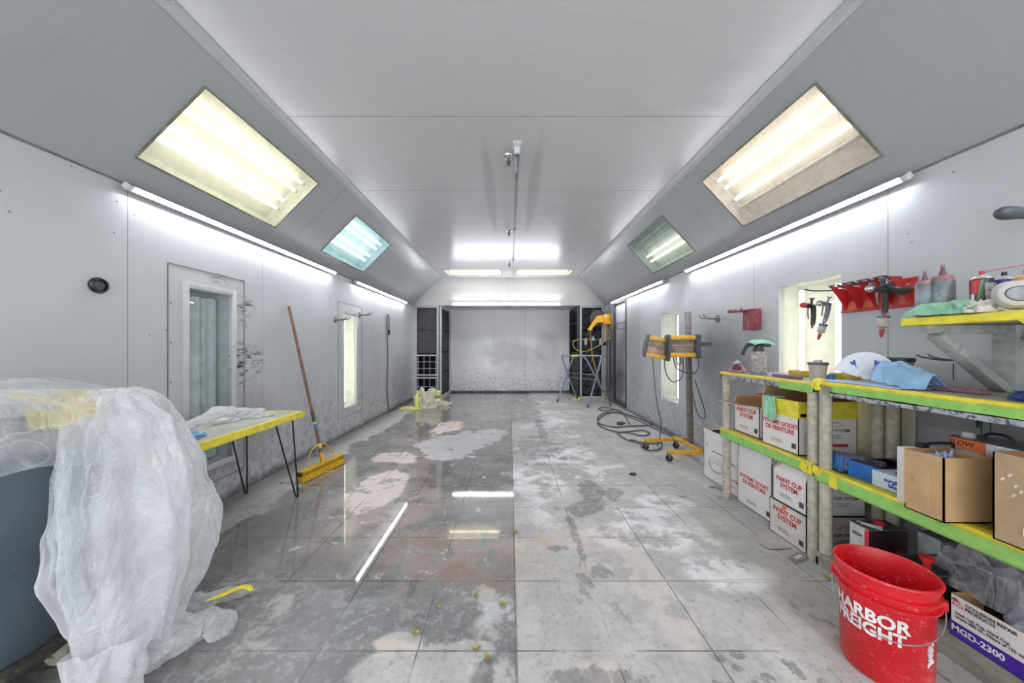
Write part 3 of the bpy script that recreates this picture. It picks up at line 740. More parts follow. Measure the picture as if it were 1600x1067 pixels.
# ------------------------------------------------------------------ work table with hairpin legs
TZ = .735
t = thing('work_table', 'work table with taped yellow edges on thin hairpin legs against the left wall', 'table', (-2.08, 2.3, 0))
x0, x1, y0, y1 = -.30, .285, -.62, .68
b = MB(); b.b2((x0, y0, TZ-.035), (x1, y1, TZ), .002); b.build('tabletop', mat('dusty_green_tabletop', (186, 188, 172), .4, var=.1, scale=5, dirt=((204, 202, 192), 7, .6)), t)
b = MB()
def tapef(u, v, side):
    pass
b.b2((x1-.028, y0-.003, TZ), (x1+.003, y1+.003, TZ+.0015)); b.b2((x1, y0-.003, TZ-.046), (x1+.004, y1+.004, TZ+.0015), .001)
b.build('front_edge_tape', YTAPE, t)
b = MB(); b.b2((x0, y1-.035, TZ), (x1, y1+.003, TZ+.0015)); b.b2((x0, y1, TZ-.04), (x1, y1+.004, TZ+.0015), .001); b.build('end_edge_tape', YTAPE, t)
for (fx, fy, tx, ty, s) in ((.235, .645, .20, .50, 1), (-.245, .70, -.20, .52, 1), (.22, -.56, .18, -.42, 1), (-.23, -.56, -.20, -.42, 1)):
    b = MB(); z = TZ-.037
    b.tube([(tx-.055, ty, z), (fx-.012, fy, .03), (fx, fy, .006), (fx+.012, fy, .03), (tx+.055, ty+.06, z)], .0065, 8, smooth=6)
    b.box((tx, ty+.02, z), (.14, .09, .006)); b.build('hairpin_leg', DKMET, t)
# folded white cloth roll on the table
def lump(b, c, sx, sy, sz, nu=40, nv=18, amp=.25, fr=3., seed=0., pw=1., taper=None, yaw=0.):
    """crumpled mound lying on a surface: base is flat"""
    R_ = Matrix.Rotation(yaw, 3, 'Z')
    def f(u, v):
        a = 2*PI*u; r = math.cos(v*PI/2)**.8 if v < 1 else 0.; h = math.sin(v*PI/2)**pw
        q = Vector((r*math.cos(a), r*math.sin(a), h))
        n1 = noise.noise(q*fr+Vector((seed, 0, 0))); n2 = 1-abs(noise.noise(q*fr*2.2+Vector((0, seed, 0))))*2
        k = 1+amp*(n1*1.3+n2*.5-.25)
        tp = 1 if taper is None else taper[0]+(taper[1]-taper[0])*(q.y*.5+.5)
        w = R_ @ Vector((q.x*sx*k*tp, q.y*sy*(1+.4*amp*n1), 0))
        return Vector(c)+Vector((w.x, w.y, max(.001, q.z*sz*k*tp)))
    b.grid(f, nu, nv, True); return b
t = thing('plastic_wrap', 'crumpled white plastic wrap lying along the yellow edged table', 'plastic wrap', (-2.18, 2.45, TZ+.003))
b = MB(); lump(b, (0, .05, 0), .10, .34, .075, 56, 24, .5, 2.8, 3., taper=(.55, 1.2)); lump(b, (.0, .3, 0), .19, .13, .055, 40, 16, .5, 3.4, 8.)
b.build('crumpled_film', film_mat('white_film', (248, 248, 248), .75, .98, 7., .5), t)
b = MB(); b.cyl((-.04, -.38, .03), (-.01, -.28, .034), .026, .03, seg=16); b.build('rolled_end', mat('roll_end', (206, 210, 206), .5), t)
b = MB(); lump(b, (0, 0, 0), .075, .11, .035, 36, 14, .6, 4.2, 5.); tag(b.build('nitrile_glove', BLUECL), 'crumpled blue glove on the table by the plastic sheeting', 'glove').location = (-1.98, 2.06, TZ+.002)

# ------------------------------------------------------------------ push broom
t = thing('push_broom', 'push broom with brown handle and yellow head leaning on the left wall', 'broom', (-1.945, 3.53, 0))
hd = Vector((.13, .60, 0)).normalized(); fw = Vector((hd.y, -hd.x, 0))     # head axis, room side
rotq = Vector((0, 1, 0)).rotation_difference(hd)
up = Vector((0, 0, 1))
top = Vector((-2.385+1.945, 3.68-3.53, 1.725)); foot = Vector((.02, -.02, .12)); ax = (top-foot).normalized()
b = MB(); n_ = 26
b.tube([foot+ax*.0, foot+ax*.08], [.022, .019], 14); b.tube([foot+(top-foot)*i/n_ for i in range(n_+1)], [.0155-.002*i/n_ for i in range(n_+1)], 14); b.sph(top, .0135, 12); b.build('handle', BROWNW, t)
b = MB(); b.tube([foot-ax*.02, foot+ax*.09], [.024, .021], 14); b.build('threaded_tip', ORANGEY, t)
for a, c, m_ in ((.34, .385, mat('blue_sticker', (74, 140, 190), .5)), (.39, .41, YTAPE), (.415, .52, mat('worn_black_sticker', (70, 70, 72), .5, var=.3, scale=70))):
    b = MB(); b.cyl(foot+ax*a, foot+ax*c, .0166, seg=16, cap=False); b.build('handle_label', m_, t)
b = MB(); b.box((.0, 0, .075), (.055, .60, .035), rotq, .006); b.build('block', mat('dark_broom_block', (62, 54, 44), .6), t)
rr = random.Random(3)
b = MB()
def bf(side, z0, z1, e0, e1, nn=120):
    return
for i in range(40):
    for j in range(4):
        s = -.285+.57*(i+.5)/40; w_ = -.022+.044*j/3
        p0 = hd*s+fw*w_+up*.06; fl_ = hd*(s*.035+rr.uniform(-.004, .004))+fw*(w_*.55+rr.uniform(-.003, .003)+.010)
        b.tube([p0, p0+fl_-up*.057], [.006, .009], 5)
b.build('bristles', YBRIS, t, smooth=False)
b = MB(); b.box(fw*.030+up*.085, (.012, .57, .05), rotq @ Euler((0, .5, 0)).to_quaternion(), .004); b.box(Vector((0, 0, .098)), (.05, .58, .012), rotq, .004); b.build('top_bristle_bed', YBRIS, t)
for s in (-1, 1):
    b = MB(); q = foot+ax*.16
    b.tube([q, q+hd*s*.05+up*.012, q+hd*s*.13-up*.05, hd*s*.19+up*.10], .0065, 8, smooth=8); b.build('brace', YBRACE, t)
b = MB(); b.cyl(foot+ax*.135, foot+ax*.185, .021, seg=16); b.build('brace_collar', YBRACE, t)

# ------------------------------------------------------------------ grey waste bin on a dolly
t = thing('waste_bin', 'large slate grey round bin under draped plastic sheeting, left front', 'bin', (-2.03, 1.265, 0))
b = MB(); rib = []
prof = [(.0, .165), (.262, .165), (.270, .18), (.300, .86), (.305, .90), (.318, .905), (.330, .93), (.330, .975), (.318, .985), (.300, .975), (.295, .92), (.262, .2), (.0, .2)]
seg = 64
rings = []
for r, z in prof:
    ring = []
    for i in range(seg):
        a = 2*PI*i/seg; rr_ = r
        if .18 <= z <= .86 and r > .265: rr_ = r + (.006 if i % 8 == 0 else 0)
        ring.append(b.bm.verts.new((rr_*math.cos(a), rr_*math.sin(a), z)))
    rings.append(ring)
b.skin(rings, True, True); b.build('bin_body', CANBLUE, t)
for a in (-.95, PI-.95):
    b = MB(); c = Vector((math.cos(a), math.sin(a), 0)); s = Vector((-c.y, c.x, 0))
    b.tube([c*.295+s*.09+up*.80, c*.335+s*.075+up*.79, c*.345+up*.775, c*.335-s*.075+up*.79, c*.295-s*.09+up*.80], .014, 8, smooth=6); b.build('grip_handle', CANBLUE, t)
b = MB(); b.lathe([(.0, .118), (.27, .118), (.292, .128), (.295, .165), (.275, .172), (0, .17)], seg=48); b.build('dolly', mat('grimy_dark_dolly', (54, 52, 48), .7, var=.3, dirt=((92, 84, 66), 12, .55)), t)
for k in range(5):
    a = -.62+k*2*PI/5; c = Vector((math.cos(a), math.sin(a), 0)); s = Vector((-c.y, c.x, 0)); r0 = c*.235
    o = MB(); o.cyl(r0+up*.045-s*.014, r0+up*.045+s*.014, .044, seg=28); o.cyl(r0+up*.045-s*.018, r0+up*.045+s*.018, .016, seg=16)
    w_ = o.build('caster_wheel', mat('cream_caster_rubber', (176, 172, 150), .6, dirt=((60, 60, 54), 20, .55)), t)
    o = MB()
    o.prism([r0-s*.023+c*.03+up*.118, r0-s*.023-c*.03+up*.118, r0-s*.023-c*.012+up*.03, r0-s*.023+c*.012+up*.03], s*.046)
    o.build('caster_fork', mat('cream_metal_bracket', (196, 192, 172), .45), t)

# ------------------------------------------------------------------ draped plastic sheeting
FILM = film_mat('clear_masking_film', (245, 246, 248), .08, .55, 6., .6)
FILM2 = film_mat('denser_masking_film', (245, 246, 248), .25, .78, 6.5, .6)
def ridge(q, f): return 1-2*abs(noise.noise(q*f))
def crump(q, sd=0.):
    q = q+Vector((sd, sd*.3, 0))
    return .62*noise.noise(q*2.6)+.28*ridge(q, 4.0)+.10*ridge(q, 9.)
def sect(pl, pr, Rr, z):
    a0 = math.atan((CX-pl)/F); a1 = math.atan((CX-pr)/F); m = (a0+a1)/2; h = (a0-a1)/2
    return (Vector((-math.sin(m)*Rr, math.cos(m)*Rr, z)), Rr*math.tan(h), m)
def drape(b, secs, nu=84, nv=90, depth=.55, amp=.03, pleat=.020, npl=7, sd=0., org=Vector((0, 0, 0)), z_min=.004, u0=0., u1=1.):
    ks = [s[3] for s in secs]
    def val(v):
        z = v*(len(secs)-1); i = min(int(z), len(secs)-2); f = z-i; f = f*f*(3-2*f)
        A, B = secs[i], secs[i+1]
        return A[0].lerp(B[0], f), A[1]*(1-f)+B[1]*f, A[2]*(1-f)+B[2]*f
    def g(u, v):
        c, a, m = val(v); th = 2*PI*(u0+u*(u1-u0))
        tn = Vector((math.cos(m), math.sin(m), 0)); rd = Vector((math.sin(m), -math.cos(m), 0))
        q0 = c+tn*math.cos(th)*a+rd*math.sin(th)*a*depth
        nr = (tn*math.cos(th)+rd*math.sin(th))
        pl = pleat*(math.sin(npl*th+3*noise.noise(Vector((v*2.2, sd, 0)))+v*2)*.6+ridge(Vector((th*1.3, v*1.5, sd)), 1.6)*.6)
        k = amp*crump(q0*1.25, sd)*1.6+pl
        q = q0+nr*k+Vector((0, 0, .5*amp*crump(q0*1.7+Vector((3, 1, 2)), sd)))
        q.z = max(z_min, q.z); return q-org
    b.grid(g, nu, nv, u0 == 0 and u1 == 1); return b
def S(pl, pr, py, d, Rr):
    z = EYE-(py-CY)*d/F; c, a, m = sect(pl, pr, Rr, z); return (c, a, m, z)
org = Vector((-1.65, 1.45, 0))
t = thing('plastic_sheeting', 'big crumpled heap of clear plastic sheeting hanging over the grey bin', 'plastic sheeting', org)
b = MB()
drape(b, [S(165, 205, 606, 1.46, 2.18), S(120, 240, 622, 1.44, 2.15), S(104, 275, 662, 1.44, 2.12), S(105, 302, 715, 1.44, 2.10), S(98, 326, 775, 1.45, 2.09), S(104, 334, 830, 1.46, 2.08), S(112, 330, 870, 1.46, 2.07), S(128, 306, 905, 1.47, 2.05), S(150, 280, 940, 1.47, 2.05), S(150, 262, 985, 1.48, 2.05)], depth=.50, org=org, sd=1.)
b.build('outer_fold', FILM2, t, ang=180)
b = MB()
drape(b, [S(150, 205, 618, 1.42, 2.08), S(118, 245, 655, 1.38, 2.02), S(114, 270, 720, 1.36, 1.99), S(112, 278, 800, 1.36, 1.97), S(116, 282, 880, 1.36, 1.96), S(132, 272, 935, 1.37, 1.96), S(150, 250, 985, 1.38, 1.97)], 70, 70, depth=.25, org=org, sd=6., amp=.035)
b.build('front_fold', FILM, t, ang=180)
b = MB()
drape(b, [S(100, 130, 690, 1.36, 2.02), S(88, 125, 760, 1.36, 2.0), S(78, 128, 810, 1.36, 1.99), S(70, 118, 862, 1.36, 1.98), S(90, 140, 905, 1.36, 1.97), S(116, 146, 950, 1.37, 1.97), S(118, 132, 975, 1.37, 1.97)], 40, 50, depth=.4, org=org, sd=9., amp=.03, pleat=.008)
b.build('side_fold', FILM, t, ang=180)
# dome over the bin top
bc = Vector((-2.03, 1.265, 0))
b = MB()
def dome(u, v):
    th = 2*PI*u
    lean = max(0, math.cos(th-.75))
    R1 = .37+.03*noise.noise(Vector((math.cos(th)*2, math.sin(th)*2, 5)))+.12*lean
    if v < .62:
        s = v/.62; r = R1*math.sin(s*PI/2); z = 1.150-.12*(1-math.cos(s*PI/2))-.0*lean*s-.05*max(0., -math.sin(th+.5))*s
    else:
        s = (v-.62)/.38; r = R1+.02*math.sin(s*6); z = 1.150-.12-.05*max(0., -math.sin(th+.5))-s*(.14+.10*(.5+noise.noise(Vector((math.cos(th)*1.7, math.sin(th)*1.7, 2)))))
    q = Vector((bc.x+r*math.cos(th), bc.y+r*math.sin(th), z))
    k = .05*crump(q*1.3, 4.)
    q = q+Vector((math.cos(th)*k*.8*v, math.sin(th)*k*.8*v, k*1.1))
    q.x = max(q.x, XL+.012)
    return q-org
b.grid(dome, 110, 60, True); b.build('top_cover', FILM2, t, ang=180)
# skirts on the floor
b = MB()
drape(b, [S(112, 225, 960, 1.36, 1.93), S(108, 205, 1000, 1.33, 1.90), S(112, 198, 1035, 1.31, 1.86), S(122, 205, 1068, 1.30, 1.84), S(126, 190, 1085, 1.31, 1.84)], 60, 50, depth=.5, org=org, sd=12., amp=.03)
b.build('floor_bundle', FILM, t, ang=180)
def trail(b, pts, rad, flat, sd, nu=36, nv=60, amp=.5):
    P_ = spline(pts, 10)
    def g(u, v):
        i = min(len(P_)-2, int(v*(len(P_)-1))); f = v*(len(P_)-1)-i; c = P_[i].lerp(P_[i+1], f)
        dr = (P_[min(len(P_)-1, i+1)]-P_[max(0, i-1)]).normalized(); sd_ = dr.cross(Vector((0, 0, 1))).normalized()
        r = rad[0]+(rad[1]-rad[0])*v; r *= min(1, .25+(1-v)*6)*(.4+.6*min(1, v*6)); th = 2*PI*u
        q = c+sd_*math.cos(th)*r+Vector((0, 0, 1))*(math.sin(th)*r*flat)
        k = r*amp*crump(q*4., sd)*1.8
        q = q+(sd_*math.cos(th)+Vector((0, 0, math.sin(th)*flat)))*k
        q.z = max(.003, q.z); return q-org
    b.grid(g, nu, nv, True); return b
def F_(px, py, z=0.): return fl(px, py, z)
b = MB(); trail(b, [F_(170, 940, .14), F_(230, 1000, .06), F_(280, 990, .055), F_(325, 975, .045), F_(362, 985, .03)], (.12, .05), .7, 3.); b.build('floor_tail', FILM2, t, ang=180)
b = MB(); trail(b, [F_(270, 945, .05), F_(310, 942, .035), F_(350, 930, .03), F_(392, 922, .02)], (.07, .03), .5, 7.); b.build('floor_tail', FILM, t, ang=180)
b = MB(); trail(b, [F_(322, 939, .065), F_(350, 928, .062), F_(378, 917, .05), F_(396, 920, .02)], (.012, .026), .35, 2., 20, 30, .25); b.build('masking_tape', YTAPE, t, ang=180, )
YF = film_mat('yellow_tape_under_film', (240, 222, 110), .5, .95, 8., .4)
b = MB()
for (ua, ub, va, vb, w_) in ((.955, 1.01, .45, .66, .35), (1.0, 1.02, .30, .62, .5), (.95, 1.06, .34, .40, .3)):
    def g(u, v):
        uu = ua+(ub-ua)*u; vv = va+(vb-va)*v+.03*math.sin(u*5)
        q = dome(uu, vv); n_ = Vector((q.x+org.x-bc.x, q.y+org.y-bc.y, .25)).normalized()
        return q-n_*.006
    b.grid(g, 26, 20)
b.build('masking_tape', YF, t, ang=180)

# ------------------------------------------------------------------ yellow film heap near the left rack
t = thing('masking_film_heap', 'small heap of pale film with yellow tape on the floor by the left rack', 'plastic film', (-1.80, 7.35, 0))
b = MB(); lump(b, (0, 0, 0), .27, .26, .30, 48, 24, .55, 2.6, 4.); lump(b, (.3, .15, 0), .2, .12, .08, 30, 10, .6, 3., 2.); b.build('film', mat('pale_cream_film', (210, 208, 180), .45, var=.1, bump=.6), t, ang=180)
b = MB(); lump(b, (-.28, -.33, 0), .2, .10, .05, 36, 12, .6, 3., 6.); b.tube([(-.12, -.3, .02), (-.15, -.24, .14), (-.17, -.14, .26), (-.1, -.05, .31)], [.05, .03], 8, smooth=6)
lump(b, (.13, .05, .22), .15, .1, .11, 30, 10, .7, 3., 9.); b.build('masking_tape', PALETAPE, t, ang=180)

# ------------------------------------------------------------------ floor leaves and scraps
LV = [(786, 946, .032, 0), (744, 930, .022, 0), (685, 950, .02, 0), (650, 992, .028, 0), (744, 1015, .028, 0), (761, 1029, .026, 0), (806, 832, .03, 0), (793, 722, .025, 0), (825, 617, .05, 0), (1066, 776, .045, 1), (1292, 903, .035, 0), (1110, 763, .02, 1), (1084, 753, .02, 1)]
for i, (px, py, r, k) in enumerate(LV):
    r *= .8
    b = MB(); rr = random.Random(i*7+1); pts = []
    n_ = 11
    def lf(u, v, rr=rr, r=r, i=i):
        a = u*2*PI; w_ = r*(.55+.45*abs(math.cos(2.5*a+i)))*v
        return Vector((w_*math.cos(a), w_*math.sin(a)*.7, .003+r*(.30*v*v+.35*v*noise.noise(Vector((math.cos(a)*1.5, math.sin(a)*1.5, i*3.1))))+.002))
    b.grid(lf, 22, 5, True)
    b.tube([(0, 0, .004), (-r*.6, -r*.3, .006), (-r*1.1, -r*.3, .004)], .0012, 5)
    o = b.build('dry_leaf', LEAFP if k else LEAFM); o.location = fl(px, py); o.rotation_euler = (0, 0, rr.uniform(0, 6))
    where = ['on the wet floor beside the centre joint, right of the pale spot', 'left of the pale dried spot on the wet floor, on the centre strip', 'on the wet floor, left of the pale spot below the light reflection', 'on the floor left of centre, lowest left leaf', 'near the bottom centre of the floor, upper of a close pair', 'near the bottom centre of the floor, lower of a close pair', 'on the centre joint beside the bright light reflection', 'on the wet floor far up the centre strip', 'tiny at the foot of the far wall', 'pale and curled on the grey floor in front of the stacked cartons', 'by the front corner of the near shelf base', 'tiny pale scrap right of the curled pale leaf', 'tiny pale scrap behind the curled pale leaf'][i]
    tag(o, ('yellow leaf ' if not k else 'leaf ')+where, 'leaf', 'dry leaves on the floor')
b = MB(); lump(b, (0, 0, 0), .03, .025, .02, 24, 8, .6, 4., 2.); o = b.build('dark_scrap', DEBRIS); o.location = fl(989, 742); tag(o, 'small dark scrap on the grey floor in front of the heat lamp stand', 'scrap')
t = thing('paint_spatula', 'flattened grey scrap with white mark on the floor before the cartons', 'scrap', fl(1247, 871), .5)
b = MB(); b.prism([Vector(p) for p in ((-.09, -.02, .002), (.02, -.035, .002), (.10, -.01, .002), (.04, .02, .002), (-.05, .028, .002))], (0, 0, .006)); b.build('scrap_sheet', mat('grey_scrap', (140, 144, 150), .4), t)
b = MB(); b.b2((-.04, -.012, .0082), (.03, .008, .0088)); b.build('white_mark', WHTPR, t)
b = MB(); b.tube([fl(1188, 851)+up*.003, fl(1200, 858)+up*.004, fl(1215, 859)+up*.003, fl(1238, 857)+up*.003], .0022, 5, smooth=6); tag(b.build('loose_wire', GREYCORD), 'thin bent wire lying on the floor near the lowest carton', 'wire')
# ------------------------------------------------------------------ resin shelf units along the right wall
X0, X1 = 1.825, 2.29     # front and rear of the shelves
def shelf_unit(label, y0, y1, tiers, posts, tape_top):
    cy = (y0+y1)/2; cx = (X0+X1)/2; hx = (X1-X0)/2; hy = (y1-y0)/2
    t = thing('shelf_unit', label, 'shelf', (cx, cy, 0))
    for k, (z, th, top) in enumerate(tiers):
        b = MB(); b.b2((-hx, -hy, z-th*.45), (hx, hy, z), .006)
        b.b2((-hx+.004, -hy+.004, z-th), (-hx+.022, hy-.004, z-.002), .003); b.b2((hx-.022, -hy+.004, z-th), (hx-.004, hy-.004, z-.002), .003)
        b.b2((-hx+.004, hy-.022, z-th), (hx-.004, hy-.004, z-.002), .003); b.b2((-hx+.004, -hy+.004, z-th), (hx-.004, -hy+.022, z-.002), .003)
        b.build('shelf', FASCIA if top == 'spatter' else SHELFTOP, t)
    for (px_, py_) in ((-hx+.035, hy-.035), (hx-.035, hy-.035), (-hx+.035, -hy+.035), (hx-.035, -hy+.035)):
        b = MB(); zt = tiers[0][0]-.03
        b.lathe([(0, 0), (.03, 0), (.032, .01), (.0295, .06), (.0295, zt-.05), (.033, zt-.03), (.033, zt), (0, zt)], (px_, py_, 0), 20); b.build('post', POSTM, t)
    return t, hx, hy
def strip(t, m, name, x, ya, yb, z0, z1, wob=.003, sd=0., th=.0022, top=None, lab=None):
    """wobbly tape strip on the front face (faces -X), optionally folded over the top by width top"""
    b = MB(); n_ = 40
    for side in (0,):
        def g(u, v):
            y = ya+(yb-ya)*u
            lo = z0+wob*noise.noise(Vector((y*8, sd, 1))); hi = z1+(0 if top else wob*noise.noise(Vector((y*7, sd, 3))))
            if top:
                zz = [lo, lo+(hi-lo)*.5, hi-.002, hi, hi+.0006, hi+.0006][min(5, int(round(v*5)))]
                xx = [x-th, x-th-.002*noise.noise(Vector((y*11, 5, sd))), x-th, x-th*.5, x+.01, x+top+wob*2*noise.noise(Vector((y*6, 9, sd)))][min(5, int(round(v*5)))]
                return Vector((xx, y, zz))
            return Vector((x-th, y, lo+(hi-lo)*v))
        b.grid(g, n_, 6)
    o = b.build(name, m, t); o.modifiers.new('thick', 'SOLIDIFY').thickness = .0012
    if lab: o['label'] = lab
    return o
ZA, ZB = 1.078, 1.092
ZAM, ZBM = .592, .582
uA, hxA, hyA = shelf_unit('beige taped shelf unit farther from the camera, holding white cartons', 2.055, 2.965, [(ZA, .055, 'spatter'), (ZAM, .075, '')], 4, 1)
uB, hxB, hyB = shelf_unit('beige taped shelf unit nearest the camera, beside the red bucket', 1.00, 2.045, [(ZB, .07, ''), (ZBM, .075, ''), (.085, .085, '')], 4, 1)
strip(uA, YTAPE, 'masking_tape', -hxA, -hyA, hyA, ZA-.018, ZA+.001, .003, 1., top=.03)
strip(uA, GTAPE, 'green_tape', -hxA, -hyA, -hyA+.26, ZA-.062, ZA-.012, .004, 2.)
strip(uA, YTAPE, 'masking_tape', -hxA, -hyA, hyA, ZAM-.014, ZAM+.001, .003, 3., top=.06)
strip(uA, GTAPE, 'green_tape', -hxA, -hyA, hyA, ZAM-.072, ZAM-.010, .003, 4.)
strip(uB, YTAPE, 'masking_tape', -hxB, -hyB, hyB, ZB-.020, ZB+.001, .003, 5., top=.035)
strip(uB, GTAPE, 'green_tape', -hxB, -hyB, hyB-.10, ZB-.058, ZB-.016, .003, 6.)
strip(uB, FASCIA, 'spattered_plastic_skirt', -hxB, -hyB, hyB-.1, ZB-.080, ZB-.054, .004, 6.5)
strip(uB, YTAPE, 'masking_tape', -hxB, -hyB, hyB, ZBM-.020, ZBM+.001, .003, 7., top=.075)
strip(uB, GTAPE, 'green_tape', -hxB, -hyB, hyB, ZBM-.080, ZBM-.016, .004, 8.)
b = MB()
for (yy, zz) in ((.0, 0), (.012, -.006), (.03, .002)):
    b.tube([(-hxB-.006, hyB-.04+yy, ZB-.045+zz), (-hxB-.012, hyB-.03+yy, ZB-.02), (-hxB+.01, hyB-.03+yy, ZB+.004), (-hxB+.05, hyB-.02+yy, ZB+.004)], .012, 6, smooth=4)
b.build('tape_wad', YTAPE, uB)
b = MB()
b.box((-hxB-.004, hyB-.12, ZBM-.045), (.004, .045, .075)); b.box((-hxB-.005, hyB-.02, ZBM-.02), (.006, .05, .05), Euler((.3, 0, 0)).to_quaternion()); b.build('tape_patch', YTAPE, uB)
b = MB(); b.box((-hxA-.005, -hyA+.06, ZAM-.04), (.006, .06, .05), Euler((.4, 0, 0)).to_quaternion(), .002); b.box((-hxA-.005, -hyA+.02, ZAM-.03), (.006, .03, .08), None, .002); b.build('tape_patch', YTAPE, uA)

# ------------------------------------------------------------------ cartons
def carton(name, label, c, W, L, H, outer, inner, flaps=(), rz=0., cat='box', th=.005, closed=False, group=None):
    """W along x, L along y; c = base centre. flaps: (side, angle from vertical (deg, outward +), length, taper)"""
    t = thing(name, label, cat, c, rz, group)
    hx, hy = W/2, L/2; b = MB()
    b.mi = 0
    for s in (-1, 1):
        b.b2((s*hx, -hy, 0), (s*(hx-th), hy, H)); b.b2((-hx, s*hy, 0), (hx, s*(hy-th), H))
    b.b2((-hx, -hy, 0), (hx, hy, th))
    if closed: b.b2((-hx, -hy, H-th), (hx, hy, H))
    o = b.build('carton_body', [outer, inner], t, smooth=False)
    if not closed:
        for p in o.data.polygons:
            c_ = p.center; inward = (abs(abs(c_.x)-(hx-th)) < 1e-4 and abs(p.normal.x) > .9 and abs(c_.y) < hy*.9) or (abs(abs(c_.y)-(hy-th)) < 1e-4 and abs(p.normal.y) > .9 and abs(c_.x) < hx*.9) or (abs(c_.z-th) < 1e-4)
            if inward or abs(c_.z-H) < 1e-4: p.material_index = 1
    for (side, ang, ln, tp) in flaps:
        a = math.radians(ang); b = MB()
        nx, ny = {'W': (-1, 0), 'E': (1, 0), 'S': (0, -1), 'N': (0, 1)}[side]
        n = Vector((nx, ny, 0)); tv = Vector((-ny, nx, 0)); hl = (hy if nx else hx)-.003; off = hx if nx else hy
        d = n*math.sin(a)+up*math.cos(a); nn = n*math.cos(a)-up*math.sin(a)
        p0 = n*off+up*H
        P = [p0-tv*hl, p0+tv*hl, p0+tv*hl*(1-tp)+d*ln, p0-tv*hl*(1-tp)+d*ln]
        b.prism(P, -nn*.004); f = b.build('flap', [outer, inner], t, smooth=False)
        for p in f.data.polygons:
            if p.normal.dot(nn) < -.5: p.material_index = 1
    return t
def small_lines(t, face, c, rows, m=BLKPR, w=.11, h=.0028, gap=.009, rr=random.Random(2), name='small_print'):
    b = MB()
    for r in range(rows):
        x = -w/2
        end = w/2 - (rr.random()*.03)
        while x < end:
            l = rr.uniform(.006, .018)
            l = min(l, end-x+.002)
            if face == '-X': b.box((c[0], c[1]-(x+l/2), c[2]-r*gap), (.0008, l, h))
            else: b.box((c[0]+x+l/2, c[1], c[2]-r*gap), (l, .0008, h))
            x += l+.004
    o = b.build(name, m, t, smooth=False); return o
def barcode(t, face, c, w=.035, h=.035):
    b = MB(); rr = random.Random(5); x = -w/2
    while x < w/2:
        l = rr.choice((.001, .0015, .0025)); 
        if face == '-X': b.box((c[0], c[1]-x, c[2]), (.0008, l, h))
        else: b.box((c[0]+x, c[1], c[2]), (l, .0008, h))
        x += l+rr.choice((.0012, .002))
    b.build('barcode', BLKPR, t, smooth=False)
def cup_front(t, W, L, H, lines, zc, size=.048, low=True):
    x = -W/2-.0008
    text('\n'.join(lines), size*1.04, REDPR, t, (x, 0, zc), bold=.03, sx=1.0)
    if low:
        small_lines(t, '-X', (x, .02, .062), 3); barcode(t, '-X', (x, -L/2+.035, .05))
def cup_side(t, W, L, H, z=None, red=True):
    y = -L/2-.0008; z = z or H*.52
    text('PAINT CUP SYSTEM', .028, BLKPR, t, (.02, y, z), '-Y', bold=.012)
    b = MB(); pts = []
    for i in range(33):
        a = 2*PI*i/32; pts.append((.055+.045*math.cos(a), y, z+.042+.016*math.sin(a)))
    b.tube(pts, .0012, 4, False); b.tube([(.02, y, z+.036), (.035, y, z+.05), (.06, y, z+.052), (.09, y, z+.038)], .0012, 4, smooth=4)
    b.build('oval_emblem', REDPR, t)
    small_lines(t, '-Y', (.05, y, z-.03), 3, w=.10)
    if red:
        b = MB(); b.b2((.02, y-.0004, .055), (.13, y+.0004, .075)); b.build('red_band', REDPR, t)
    b = MB(); pts = []
    for k, r in enumerate((.035, .05)):
        b.tube([(-.10+r*math.cos(2*PI*i/24), y, z-.06+r*1.2*math.sin(2*PI*i/24)) for i in range(25)], .001, 4, False)
    b.build('cup_outline', BLKPR, t)
    b = MB(); b.b2((-W/2+.012, y-.0004, H*.72), (-W/2+.05, y+.0004, H*.78)); b.build('red_tab', REDPR, t)

# stacked pair on the floor
W_, L_ = .37, .30
t = carton('paint_cup_carton', 'lower closed white carton of the floor stack, orange patch at its top edge', (1.845+W_/2, 2.125+L_/2, 0), W_, L_, .236, CARDWD, CARDB, closed=True)
cup_front(t, W_, L_, .236, ['PAINT CUP', 'SYSTEM'], .155, .044); cup_side(t, W_, L_, .236, .12, False)
b = MB(); b.box((-W_/2-.001, .02, .215), (.001, .03, .04), Euler((.5, 0, 0)).to_quaternion()); b.build('orange_sticker', mat('orange_sticker', (232, 140, 70), .6), t)
t = carton('paint_cup_carton', 'open white carton stacked on another, slanted grey flap, at the shelf foot', (1.85+W_/2, 2.13+.27/2, .238), W_, .27, .205, CARDW, CARDB, [('N', -35, .13, .05), ('W', -28, .15, .25)])
cup_front(t, W_, .27, .205, ['PAINT CUP', 'SYSTEM'], .135, .040); cup_side(t, W_, .27, .205, .11, False)
t = carton('paint_cup_carton', 'tall white carton on the floor with French red lettering under the far shelf', (1.92+.17, 2.50+.19, 0), .34, .375, .44, CARDW, CARDB, [('W', -12, .10, .12), ('S', 10, .08, .1)])
cup_front(t, .34, .375, .44, ['SYSTÈME GODET', 'DE PEINTURE'], .215, .040)
t = carton('paint_cup_carton', 'narrow white carton end with red word behind the far shelf post', (1.955+.16, 2.90+.10, 0), .32, .185, .40, CARDW, CARDB, [('W', 4, .06, .1)])
small_lines(t, '-X', (-.161, 0, .26), 2, w=.14, h=.006, gap=.014); text('CUP SYSTEM', .026, REDPR, t, (-.161, .0, .12), bold=.012); small_lines(t, '-X', (-.161, 0, .07), 2, w=.1)
t = carton('paint_cup_carton', 'open white carton with brown flap inside, farthest along the floor', (1.955+.16, 3.10+.17, 0), .32, .34, .43, CARDW, CARDB, [('E', 0, .05, .1), ('W', 8, .05, .0), ('N', -60, .12, .1)])
small_lines(t, '-X', (-.161, -.06, .29), 1, w=.16, h=.008); text('TM', .03, REDPR, t, (-.161, .12, .33))
